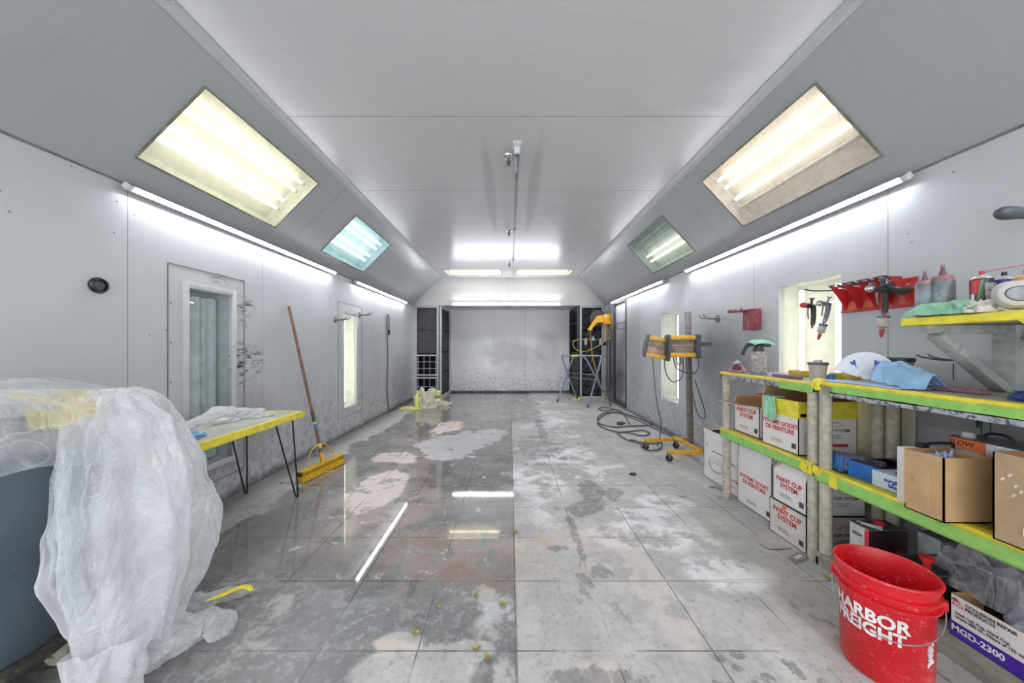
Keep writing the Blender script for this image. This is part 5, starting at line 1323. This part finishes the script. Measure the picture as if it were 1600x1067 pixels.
def aerosol(label, c, body, h=.19, r=.0325, extra=None, cap=None):
    t = thing('aerosol_can', label, 'spray can', c)
    b = MB(); b.lathe([(0, 0), (r, 0), (r*1.03, .004), (r, .008), (r, h*.80), (r*1.03, h*.805), (r*.98, h*.82)], seg=32); b.build('can_body', body, t)
    b = MB(); b.lathe([(r, h*.81), (r*.92, h*.845), (r*.6, h*.885), (r*.5, h*.89), (r*.5, h*.905), (0, h*.905)], seg=32); b.build('dome', mat('pale_grey_dome', (190, 190, 188), .35, .3), t)
    b = MB(); b.lathe([(0, h*.90), (r*.24, h*.90), (r*.24, h), (0, h)], seg=16); b.build('nozzle', cap or REDPAINT, t)
    return t
p = at(2.04, 1534, ZS+.001)
t = aerosol('red, green and black spray can with a long red straw on the upper shelf', p, mat('black_can_label', (50, 54, 52), .25, var=.1))
r = .0328
def cyl_patch(t, name, m, a0, a1, z0, z1, r, skew=0.):
    b = MB(); b.grid(lambda u, v: Vector((r*math.cos(a0+(a1-a0)*u+skew*v), r*math.sin(a0+(a1-a0)*u+skew*v), z0+(z1-z0)*v)), 14, 4); return b.build(name, m, t)
ac = math.atan2(-p[1], -p[0])
cyl_patch(t, 'red_panel', mat('can_red', (206, 46, 44), .25), ac-1.3, ac-.3, .09, .150, r, .25)
cyl_patch(t, 'silver_panel', mat('can_silver', (190, 192, 196), .2, .6), ac-1.3, ac-.65, .01, .09, r)
cyl_patch(t, 'green_stripe', mat('can_green', (70, 190, 70), .3), ac-.35, ac-.22, .07, .150, r+.0003, .35)
cyl_patch(t, 'grey_panel', mat('can_grey', (150, 156, 150), .3), ac+.25, ac+1.3, .08, .135, r)
cyl_patch(t, 'olive_panel', mat('can_olive', (150, 146, 50), .3), ac+.3, ac+.9, .015, .075, r)
b = MB(); b.tube([(0, 0, .184), (.06, -.05, .197), (.10, -.07, .204)], .0016, 6); b.build('straw', REDPAINT, t)
p = at(2.13, 1569, ZS+.001); p = (p[0], p[1]+.0, p[2])
t = aerosol('purple and white spray can on the upper shelf behind the respirator', p, mat('purple_can_label', (86, 70, 160), .3, var=.1), .185, cap=BLACKP)
cyl_patch(t, 'white_panel', mat('can_white', (222, 222, 226), .3), ac-1.3, ac-.6, .01, .14, .0328)
text('70', .03, WHTPR, t, (0, 0, 0), bold=.02, warp=lambda v: Vector(((.0331)*math.cos(ac-.1+v.x/.033), (.0331)*math.sin(ac-.1+v.x/.033), .10+v.y)))
p = (2.11, 1.395, ZS+.001)
t = aerosol('orange and red spray can at the right edge of the upper shelf', p, mat('orange_can_label', (240, 150, 50), .3, var=.1), .18, cap=STEEL)
cyl_patch(t, 'red_panel', mat('can_red', (206, 46, 44), .25), ac-1.4, ac+1.4, .09, .12, .0328)
b = MB(); b.lathe([(0, 0), (.018, 0), (.019, .004), (.019, .075), (.012, .085), (.012, .098), (.015, .10), (.015, .112), (0, .112)], seg=24); o = b.build('small_bottle', mat('milky_brown_bottle', (170, 160, 154), .35, var=.2, scale=20)); o.location = at(2.0, 1553, ZS+.001); tag(o, 'small milky bottle between the red spray can and the respirator', 'bottle')
t = thing('respirator_mask', 'grey white respirator with oval filter cover on the upper shelf', 'respirator', (1.955, 1.315, ZS+.002), .1)
b = MB()
def shell(b, c, rx, rz_, dpt, nrm, seg=40, e=2.6):
    nrm = Vector(nrm).normalized(); a = nrm.cross(up).normalized(); u_ = a.cross(nrm)
    rings = []
    for (k, dd) in ((1, 0), (1.02, .25), (.97, .6), (.86, .9), (.72, 1.), (.0, 1.0)):
        ring = []
        for i in range(seg):
            th = 2*PI*i/seg; cc, ss = math.cos(th), math.sin(th)
            x = abs(cc)**(2/e)*(1 if cc > 0 else -1)*rx*k*(1-.22*(ss < 0)*abs(ss)); zz = abs(ss)**(2/e)*(1 if ss > 0 else -1)*rz_*k
            ring.append(b.bm.verts.new(Vector(c)+a*x+u_*zz+nrm*dpt*dd))
        rings.append(ring)
    b.skin(rings, True, False)
nf = Vector((-.75, -.66, .12))
shell(b, (0, 0, .062), .06, .055, .035, nf); b.build('filter_cover', mat('grey_white_respirator', (192, 190, 184), .5, var=.06), t)
b = MB(); shell(b, Vector((0, 0, .060))+nf*.0345, .034, .027, .004, nf, e=2.3); b.build('filter_window', mat('dark_rim_window', (150, 152, 156), .6, var=.15, scale=40), t)
b = MB(); shell(b, Vector((0, 0, .060))+nf*.033, .037, .030, .0045, nf, e=2.3); b.build('window_rim', mat('dark_seal', (66, 66, 64), .5), t)
b = MB(); lump(b, (-.02, .085, 0), .045, .05, .045, 36, 14, .5, 3., 5.); lump(b, (.03, .04, 0), .05, .05, .06, 36, 14, .4, 3., 2.); b.build('soft_mask_body', mat('soft_white_silicone', (208, 204, 192), .5), t, ang=180)
b = MB(); b.tube([(-.04, .13, .005), (-.055, .14, .03), (-.04, .15, .04), (-.03, .14, .02), (-.03, .09, .02)], .004, 6, smooth=6); b.build('strap_buckle', STEEL, t)

# black handle on the wall at right edge
t = thing('black_tube', 'black spattered tube end sticking out of the right wall near the ceiling light', 'tube', (XR, 1.46, 1.87))
b = MB(); b.tube([(-.0, 0, 0), (-.215, .0, 0)], .024, 16); b.build('tube_body', mat('black_spattered_tube', (72, 78, 76), .4, dirt=((130, 140, 136), 30, .6)), t)
b = MB(); b.lathe([(.027, 0), (.028, .04), (.026, .055), (.016, .072), (0, .078)], (-.20, 0, 0), 20, ax=(-1, 0, 0), cap0=True); b.build('rounded_cap', DKGREY, t)

# ------------------------------------------------------------------ red brackets and spray guns
t = thing('magnetic_bracket', 'small dusty red bracket on the right wall above the spray bottle', 'bracket', (XR, 3.30, 1.56))
b = MB(); b.b2((-.05, -.10, -.10), (-.002, .09, .09), .004); b.build('holder_plate', REDDULL, t)
b = MB(); b.prism([Vector((-.05, -.09, .085)), Vector((-.002, -.09, .085)), Vector((-.002, .09, .085)), Vector((-.06, .25, .085)), Vector((-.10, .25, .085)), Vector((-.09, .09, .085))], (0, 0, .012))
for yy in (.24, .20, .14, .05): b.box((-.09, yy, .102), (.02, .018, .025), None, .003)
b.build('fork_arm', REDDULL, t)

YG0, YG1 = 1.97, 2.42
t = thing('spray_gun_rack', 'long red spray gun rack on the right wall beside the wide window', 'gun rack', (XR, (YG0+YG1)/2, 1.62))
hl = (YG1-YG0)/2
b = MB(); b.b2((-.006, -hl, -.075), (-.001, hl, .085), .001); b.b2((-.016, -hl, -.085), (-.002, hl, -.07), .002); b.build('back_plate', REDPAINT, t)
for k in range(5):
    y = hl-.04-k*(2*hl-.08)/4; b = MB()
    b.prism([Vector((-.004, y, .07)), Vector((-.115, y, .095)), Vector((-.115, y, .080)), Vector((-.06, y, .0)), Vector((-.004, y, -.07))], (0, .003, 0)); b.build('side_web', REDPAINT, t, smooth=False)
for k in range(4):
    y = hl-.06-k*(2*hl-.10)/3.6; b = MB()
    b.b2((-.12, y-.035, .088), (-.02, y-.022, .098), .002); b.b2((-.12, y+.022, .088), (-.02, y+.035, .098), .002); b.b2((-.13, y-.035, .098), (-.11, y+.035, .104), .002); b.build('gun_cradle', mat('spattered_cradle', (120, 70, 74), .5, dirt=((60, 60, 62), 20, .5)), t)
b = MB()
for k in range(4): y = hl-.10-k*.10; b.b2((-.0075, y-.02, .02), (-.006, y+.015, .05))
b.build('white_label', mat('label_white', (220, 214, 212), .5), t)
b = MB()
for k in range(4):
    y = hl-.08-k*.105; b = MB(); b.prism([Vector((-.008, y+.04, -.068)), Vector((-.008, y-.03, -.068)), Vector((-.008, y-.01, -.01)), Vector((-.008, y+.03, -.02))], (-.001, 0, 0)); b.build('orange_panel', mat('orange_rack_panel', (214, 96, 50), .4), t)


def gun(label, c, tilt, body, gripm, cupm, collar, k=1., rz=0., hose=True):
    """gravity style gun hung upside down: handle downwards, nozzle towards the room"""
    t = thing('spray_gun', label, 'spray gun', c, rz); t.rotation_euler = (tilt, 0, rz)
    b = MB(); b.lathe([(.0, 0), (.012, 0), (.016, .01), (.016, .06), (.012, .07), (.012, .085), (0, .086)], (.0, 0, 0), 20, ax=(-1, 0, .05)); b.cyl((-.02, 0, 0), (-.02, 0, .045), .007, seg=12); b.build('gun_body', body, t)
    b = MB(); b.lathe([(.0, .0), (.019, 0), (.021, .006), (.019, .018), (.012, .022), (0, .022)], (-.08, 0, .004), 24, ax=(-1, 0, .05)); b.build('air_cap', CHROME if body != BLACKP else mat('red_air_cap', (190, 60, 66), .4), t)
    b = MB(); b.tube([(.0, 0, -.005), (.01, 0, -.045), (.016, 0, -.10), (.014, 0, -.125)], [.016, .0125], 12, smooth=5); b.build('grip', gripm, t)
    b = MB(); b.tube([(-.045, 0, -.012), (-.042, 0, -.045), (-.028, 0, -.085)], [.0045, .004], 8, smooth=5); b.build('trigger', STEEL, t)
    b = MB(); b.lathe([(0, 0), (.010, 0), (.010, .012), (.006, .014), (.006, .03)], (.014, 0, -.12), 16, ax=(0, 0, -1)); b.build('hose_nipple', mat('red_nipple', (176, 70, 76), .45), t)
    b = MB(); b.cyl((-.02, 0, .045), (-.02, 0, .055), .014, seg=16); b.build('cup_fitting', body, t)
    if collar:
        b = MB(); b.lathe([(0, -.005), (.020, -.005), (.026, .0), (.026, .008), (0, .010)], (.014, 0, -.145), 24, ax=(0, 0, -1)); b.build('filter_collar', collar, t)
        b = MB(); b.lathe([(.022, 0), (.024, .05), (.020, .055), (.008, .06), (.007, .085)], (.014, 0, -.15), 24, ax=(0, 0, -1)); b.build('filter_bowl', cupm, t)
        b = MB(); b.lathe([(0, 0), (.009, 0), (.012, .008), (.009, .03), (.005, .045), (0, .046)], (.014, 0, -.215), 16, ax=(0, 0, -1)); b.build('quick_coupler', mat('red_nipple', (176, 70, 76), .45), t)
    b = MB(); b.lathe([(0, 0), (.009, 0), (.010, .012), (.0, .014)], (.0, 0, .002), 12, ax=(1, 0, 0)); b.tube([(-.02, -.0, .0), (-.02, -.022, .0)], .006, 8); b.build('adjust_knob', STEEL, t)
    t.scale = (k, k, k)
    return t
GREYG = mat('worn_silver_gun', (158, 160, 170), .3, .7)
CUPM = mat('milky_filter_bowl', (196, 188, 172), .35)
gun('black spray gun with red tip, leftmost on the red rack', (XR-.20, 2.43, 1.585), .12, BLACKP, mat('dark_grip', (58, 60, 62), .4), CUPM, None, 1.05, .25)
gun('silver spray gun with blue collar filter bowl on the red rack', (XR-.155, 2.36, 1.59), .30, GREYG, GREYG, CUPM, mat('blue_collar', (60, 90, 160), .4), .98, .25)
gun('black spray gun with milky filter bowl at the middle of the red rack', (XR-.115, 2.045, 1.64), .10, mat('dark_gun', (52, 56, 58), .35), mat('dark_grip', (58, 60, 62), .4), CUPM, mat('slate_collar', (90, 100, 130), .4), 1.1, .1)
t = thing('rotary_tool', 'dark elbow shaped air tool lying at the right of the red rack', 'air tool', (XR-.10, 1.985, 1.635))
b = MB(); b.tube([(-.01, .05, .03), (-.005, .02, .0), (.0, -.03, -.015), (.0, -.06, .0)], [.020, .020, .023], 14, smooth=6); b.build('tool_body', mat('dark_green_black_tool', (44, 54, 52), .45), t)
b = MB(); b.tube([(-.01, .045, .025), (-.015, .06, .065)], [.016, .013], 12); b.build('chrome_neck', CHROME, t)
b = MB(); b.tube([(.0, -.055, 0), (0, -.075, .005)], [.024, .018], 14); b.build('red_end', REDDULL, t)
t = thing('gun_hook', 'thin curved dark hook above the leftmost spray gun', 'hook', (XR-.002, 2.40, 1.70))
b = MB(); b.tube([(0, 0, 0), (-.09, .02, -.005), (-.17, .06, .0), (-.21, .09, .015)], .005, 8, smooth=6); b.build('rod', DKMET, t)
b = MB(); b.box((-.01, 0, 0), (.016, .03, .02), None, .003); b.build('base', GREYG, t)
t = thing('wire_hook', 'bent double wire hook on the right wall under the upper shelf end', 'hook', (XR, 1.77, 1.235))
for k in (0, 1):
    b = MB(); b.tube([(0, -.05*k, 0), (-.10, -.05*k, -.008), (-.21, -.05*k+.02, .012), (-.22, -.05*k+.02, .035)], .0045, 8, smooth=6); b.build('prong', STEEL, t)
for k, (y, z0, z1, lab) in enumerate(((2.275, 1.15, 1.20, 'short dark scratch line on the right wall below the silver spray gun'), (1.815, 1.12, 1.21, 'short dark vertical mark on the right wall above the blue cloth'))):
    b = MB(); b.tube([(0, 0, z0), (0, .001, (z0+z1)/2), (0, 0, z1)], .0022, 5); o = b.build('wall_mark', BLKPR); o.location = (XR-.001, y, 0); tag(o, lab, 'wall mark')

# ------------------------------------------------------------------ infrared lamp stand
t = thing('heat_lamp_stand', 'wheeled heat lamp stand with yellow base and grey post', 'lamp stand', (2.2, 4.12, 0))
O = Vector((2.2, 4.12, 0))
def Q(x, y, z): return Vector((x, y, z))-O
b = MB(); b.bar(Q(1.70, 4.30, .115), Q(2.30, 4.38, .115), .045, .035); b.build('base_leg', ORANGEY, t)
b = MB(); b.bar(Q(1.78, 3.86, .105), Q(2.16, 3.84, .105), .05, .035); b.build('base_leg', ORANGEY, t)
b = MB(); b.bar(Q(2.10, 4.36, .135), Q(2.16, 3.86, .12), .05, .03); b.build('cross_member', ORANGEY, t)
b = MB(); b.bar(Q(2.19, 4.14, .10), Q(2.155, 4.14, 1.72), .055, .055, up=Vector((0, 1, 0)), bev=.004); b.bar(Q(2.19, 4.14, .12), Q(2.11, 4.14, .13), .04, .03); b.build('post', GALV, t)
for (x, y) in ((1.71, 4.30), (1.80, 3.86), (2.12, 4.36)):
    b = MB(); c = Q(x, y, .036); b.cyl(c-Vector((0, .014, 0)), c+Vector((0, .014, 0)), .036, seg=24); w_ = b.build('caster_wheel', RUBBER, t)
    b = MB(); b.prism([c+Vector((-.022, -.02, .055)), c+Vector((.022, -.02, .055)), c+Vector((.01, -.02, -.008)), c+Vector((-.01, -.02, -.008))], (0, .003, 0)); b.prism([c+Vector((-.022, .017, .055)), c+Vector((.022, .017, .055)), c+Vector((.01, .017, -.008)), c+Vector((-.01, .017, -.008))], (0, .003, 0)); b.box(c+Vector((0, 0, .057)), (.05, .045, .006)); b.cyl(c-Vector((0, .022, 0)), c+Vector((0, .022, 0)), .008, seg=10); b.build('caster_fork', STEEL, t)
def head(label, c, ang, roll, L, parent=None):
    h = thing('heat_lamp', label, 'heat lamp', c); h.rotation_euler = (roll, 0, ang); hh = .125
    b = MB(); D = .14
    b.b2((-L/2, .02, -hh), (L/2, D, hh), .02)
    b.build('rear_housing', DKGREY, h)
    for s in (-1, 1):
        b = MB(); b.b2((-L/2, -.03, s*hh-(.0 if s < 0 else .05)), (L/2, .06, s*hh+(.05 if s < 0 else .0)), .008); b.build('yellow_shroud', ORANGEY, h)
    b = MB(); b.b2((-L/2+.01, .012, -hh+.05), (L/2-.01, .02, hh-.05)); b.build('reflector', mat('bronze_reflector', (150, 120, 96), .25, .7, var=.3, scale=14), h)
    b = MB(); b.cyl((-L/2+.02, .0, .01), (L/2-.02, .0, .01), .008, seg=10); b.build('heating_tube', mat('amber_quartz', (196, 160, 110), .2), h)
    b = MB()
    for i in range(9): z = -hh+.055+i*(2*hh-.11)/8; b.cyl((-L/2, -.024, z), (L/2, -.024, z), .0016, seg=5)
    for i in range(11): x = -L/2+.01+i*(L-.02)/10; b.cyl((x, -.026, -hh+.05), (x, -.026, hh-.05), .0013, seg=5)
    b.build('wire_guard', STEEL, h)
    for s in (-1, 1):
        b = MB(); w0 = .022 if s < 0 else .05
        pr = [(-.035, -hh), (-.035, hh), (-.02, hh+.012), (.09, hh+.005), (.15, hh*.4), (.15, -hh*.4), (.09, -hh-.005), (-.02, -hh-.012)]
        b.prism([Vector((s*L/2-(w0 if s < 0 else 0), y, z)) for y, z in pr], (w0, 0, 0)); b.build('end_cap', DKGREY, h)
    return h
h2 = head('larger yellow heat lamp head facing the room, right of the pair on the stand', (1.985, 3.93, 1.30), -.10, 0., .28)
h1 = head('smaller tilted yellow heat lamp head, left of the pair on the stand', (1.745, 4.05, 1.285), -.18, .0, .22)
h1.rotation_euler = (0, .18, -.2)
b = MB(); b.bar(Q(2.06, 4.06, 1.31), Q(2.33, 3.94, 1.33), .03, .045); b.build('support_arm', DKGREY, t)
b = MB(); b.bar(Q(1.84, 4.14, 1.28), Q(2.15, 4.14, 1.31), .03, .03); b.build('support_arm', DKGREY, t)
for k, pts in enumerate(([(1.70, 4.07, 1.17), (1.72, 4.07, .9), (1.76, 4.08, .6), (1.86, 4.2, .3), (1.90, 4.4, .01)],
                         [(1.85, 4.08, 1.17), (1.85, 4.06, 1.0), (1.93, 4.05, .88), (2.04, 4.04, .95), (2.05, 4.05, 1.2)],
                         [(1.94, 4.06, 1.19), (1.97, 4.05, 1.05), (2.06, 4.06, 1.0), (2.13, 4.09, .98)],
                         [(2.02, 4.06, 1.19), (2.03, 4.05, 1.1), (1.99, 4.05, 1.09), (1.98, 4.06, 1.19)],
                         [(2.20, 4.02, 1.19), (2.23, 4.03, 1.07), (2.18, 4.06, .97), (2.15, 4.09, 1.15), (2.18, 4.09, .8), (2.24, 4.08, .5), (2.31, 4.06, .44), (2.31, 4.06, .55), (2.21, 4.08, .9)])):
    b = MB(); b.tube([Q(*p) for p in pts], .0065, 8, smooth=8); b.build('cable', GREYCORD, t)

# ------------------------------------------------------------------ coiled hoses and cables on the floor
def floor_curve(pix, r, name, m, label, cat, z=None, group=None):
    pts = [fl(px, py)+Vector((0, 0, r*1.05)) for px, py in pix]
    P_ = spline(pts, 8)
    for i, p_ in enumerate(P_): p_.z = r*1.05+.004*abs(math.sin(i*.37))
    c = P_[0].copy(); c.z = 0
    b = MB(); b.tube([p_-c for p_ in P_], r, 8); o = b.build(name, m); o.location = c; tag(o, label, cat, group); return o
floor_curve([(1060, 690), (1035, 672), (1010, 660), (985, 650), (965, 645), (940, 648), (934, 660), (955, 668), (985, 667), (1025, 665)], .011, 'air_hose', GREYCORD, 'grey hose in a wide loop on the floor along the right wall', 'hose')
floor_curve([(1048, 682), (1018, 668), (990, 655), (965, 646), (948, 648), (935, 657), (936, 665), (955, 674), (985, 678), (1004, 682), (1015, 678), (1005, 674), (985, 675), (965, 678), (985, 690), (1010, 694), (1035, 693)], .010, 'power_cord', GREYCORD, 'grey cord coiled on the floor left of the heat lamp stand base', 'cord')
floor_curve([(1035, 695), (1030, 703), (1015, 705), (1003, 700), (1000, 692), (985, 688)], .009, 'power_cord', GREYCORD, 'short grey cord loop beside the left caster of the stand', 'cord')
floor_curve([(965, 642), (945, 637), (935, 640), (945, 643), (962, 641), (972, 645), (984, 664)], .010, 'power_cord', GREYCORD, 'thin grey cord loop on the floor by the blue sawhorse foot', 'cord')
t = thing('cord_connector', 'small dark plug lying on the hose loop on the right of the floor', 'plug', fl(969, 664)); b = MB(); b.cyl((-.05, 0, .03), (.05, .0, .03), .028, seg=14); b.build('plug_body', DKGREY, t); b = MB(); b.cyl((.05, 0, .03), (.085, 0, .025), .014, .010, seg=12); b.build('cord_grip', BLACKP, t)
b = MB(); b.tube([fl(992, 693)+up*.01, fl(1002, 691)+up*.012, fl(1008, 694)+up*.01], .012, 6, smooth=4); o = b.build('yellow_tie', YBRACE); tag(o, 'small yellow tape scrap on the floor beside the left caster', 'scrap')
b = MB(); b.tube([fl(1108, 762)+up*.006, fl(1118, 762)+up*.006, fl(1128, 766)+up*.006], .006, 6, smooth=4); o = b.build('teal_strip', TEAL); tag(o, 'thin teal strip on the floor left of the far shelf post', 'strip')

# ------------------------------------------------------------------ blue folding sawhorse
t = thing('folding_sawhorse', 'blue grey tubular folding stand before the sooty filter rack', 'stand', (1.6, 7.7, 0)); O = Vector((1.6, 7.7, 0))
Fp = [Vector((1.11, 7.96, .015)), Vector((1.61, 8.2, .015)), Vector((1.65, 7.22, .015)), Vector((2.19, 7.45, .015))]
ZT = 1.085
TA0, TA1 = Vector((1.20, 7.98, ZT)), Vector((1.60, 7.28, ZT)); TB0, TB1 = Vector((1.52, 8.15, ZT)), Vector((2.0, 7.42, ZT))
def uframe(a, ta, tb, c, name):
    d = (tb-ta).normalized(); b = MB()
    b.tube([p-O for p in [a, a.lerp(ta, .5), a.lerp(ta, .85), ta+d*.03-up*.015, ta+d*.12, (ta+tb)/2, tb-d*.12, tb-d*.03-up*.015, c.lerp(tb, .85), c.lerp(tb, .5), c]], .019, 12, smooth=6); return b.build(name, BLUEG, t)
uframe(Fp[1], TA0, TA1, Fp[3], 'tube_frame'); uframe(Fp[0], TB0, TB1, Fp[2], 'tube_frame')
b = MB()
for (p_, q_) in ((Fp[1].lerp(TA0, .52), Fp[3].lerp(TA1, .52)), (Fp[0].lerp(TB0, .62), Fp[2].lerp(TB1, .62))): b.cyl(p_-O, q_-O, .009, seg=8)
b.build('cross_rod', STEEL, t)
for p_ in Fp:
    b = MB(); b.cyl(p_-O-up*.014, p_-O+up*.05, .022, seg=12); b.build('foot_cap', DKGREY, t)
b = MB(); c = TA0.lerp(TA1, .6)-O; d = (TA1-TA0).normalized(); b.cyl(c-d*.10, c+d*.10, .0215, seg=12); b.build('yellow_tape', YTAPE, t)
b = MB(); lump(b, (0, 0, 0), .10, .08, .05, 30, 10, .7, 3., 1.); o = b.build('tape_wad', PALETAPE, ang=180); o.location = fl(902, 625); tag(o, 'small yellow tape wad on the floor at a sawhorse foot', 'tape wad')

# ------------------------------------------------------------------ yellow hose arm, regulators, pipes
t = thing('hose_reel', 'yellow swing arm hose reel mounted high on the right wall by the corner', 'hose reel', (XR, 8.1, 1.92)); O = Vector((XR, 8.1, 1.92))
b = MB(); b.b2((-.16, -.10, -.10), (-.0, .10, .14), .01); b.build('wall_mount', ORANGEP, t)
b = MB(); b.prism([Vector((-.10, -.06, .12)), Vector((-.30, -.06, .10)), Vector((-.42, -.06, -.06)), Vector((-.50, -.06, -.20)), Vector((-.42, -.06, -.20)), Vector((-.30, -.06, -.06)), Vector((-.10, -.06, -.06))], (0, .08, 0)); b.build('swing_arm', ORANGEP, t)
b = MB(); b.box((-.47, -.02, -.22), (.10, .09, .06), None, .01); b.build('outlet', ORANGEP, t)
b = MB(); b.lathe([(0, -.05), (.05, -.05), (.05, -.03), (.19, -.03), (.20, -.02), (.05, -.015), (.05, .03), (.20, .035), (.19, .045), (0, .05)], (-.24, .12, .06), 36, ax=(0, 1, 0)); b.build('hose_drum', mat('dark_grey_drum', (70, 72, 74), .5), t)
b = MB(); b.tube([(-.47, -.03, -.24), (-.42, -.1, -.9), (-.33, -.2, -1.3), (-.22, -.4, -1.85), (-.2, -.45, -1.90)], .012, 8, smooth=8); b.build('drop_hose', mat('orange_hose', (206, 150, 72), .5), t)
b = MB(); b.tube([(-.14, -.05, -.1), (-.10, -.05, -.4), (-.02, -.05, -.45), (.0, -.05, -.3), (-.10, -.06, -.22), (-.18, -.06, -.26), (-.12, -.06, -.48), (-.30, -.06, -.62), (-.60, -.06, -.74), (-.82, -.03, -.68), (-.86, 0, -.52), (-.72, 0, -.46), (-.55, 0, -.46)], .010, 8, smooth=8); b.build('looped_hose', HOSEY, t)
t = thing('air_regulator', 'white air regulator and filter pair on a pipe before the sooty rack', 'regulator', (2.0, 8.30, 1.46))
b = MB(); b.cyl((-.32, 0, 0), (.34, 0, 0), .010, seg=10); b.build('pipe', STEEL, t)
for k, x in enumerate((-.16, .02, .20)):
    b = MB(); b.box((x, -.01, .005), (.07, .06, .06), None, .01); b.lathe([(0, 0), (.032, 0), (.034, .02), (.030, .10), (0, .11)], (x, -.01, -.02), 20, ax=(0, 0, -1)) if k != 1 else b.lathe([(0, 0), (.022, 0), (.022, .06), (0, .06)], (x, -.01, .03), 16); b.build(['filter_bowl', 'regulator_body', 'lubricator_bowl'][k], mat('pale_grey_regulator', (190, 192, 200), .4), t)
b = MB(); b.lathe([(0, 0), (.05, 0), (.05, .02), (0, .024)], (.27, -.04, -.09), 24, ax=(0, -1, 0)); b.build('black_valve', BLACKP, t)
t = thing('wall_pipe', 'vertical pipe with side pegs on the right wall between rack and door', 'pipe', (XR-.05, 8.0, 0))
b = MB(); b.cyl((0, 0, .05), (0, 0, 1.5), .012, seg=10); b.build('riser', GALV, t)
for z in (.25, .5, 1.05):
    b = MB(); b.tube([(0.04, 0, z), (-.12, -.02, z), (-.16, -.02, z+.02)], .008, 8, smooth=4); b.build('peg', GALV, t)
# ------------------------------------------------------------------ camera, world
cam = bpy.data.cameras.new('camera'); co = bpy.data.objects.new('camera', cam); COL.objects.link(co)
cam.sensor_width = 36.; cam.lens = 36.*F/1600.; co.location = (0, 0, EYE); co.rotation_euler = (PI/2, 0, 0)
cam.shift_x = (800-CX)/1600.; cam.shift_y = (CY-533.5)/1600.; cam.clip_start = .02
scene.camera = co
w = bpy.data.worlds.new('daylight'); scene.world = w; w.use_nodes = True
bg = w.node_tree.nodes['Background']; bg.inputs[0].default_value = (.93, .97, 1., 1); bg.inputs[1].default_value = 2.05
vs = scene.view_settings; vs.view_transform = 'Standard'; vs.look = 'None'; vs.gamma = 1.; vs.exposure = .6; vs.use_curve_mapping = False
scene.cycles.max_bounces = 10; scene.cycles.transparent_max_bounces = 24; scene.cycles.use_denoising = True
scene.cycles.caustics_reflective = False; scene.cycles.sample_clamp_indirect = 6.
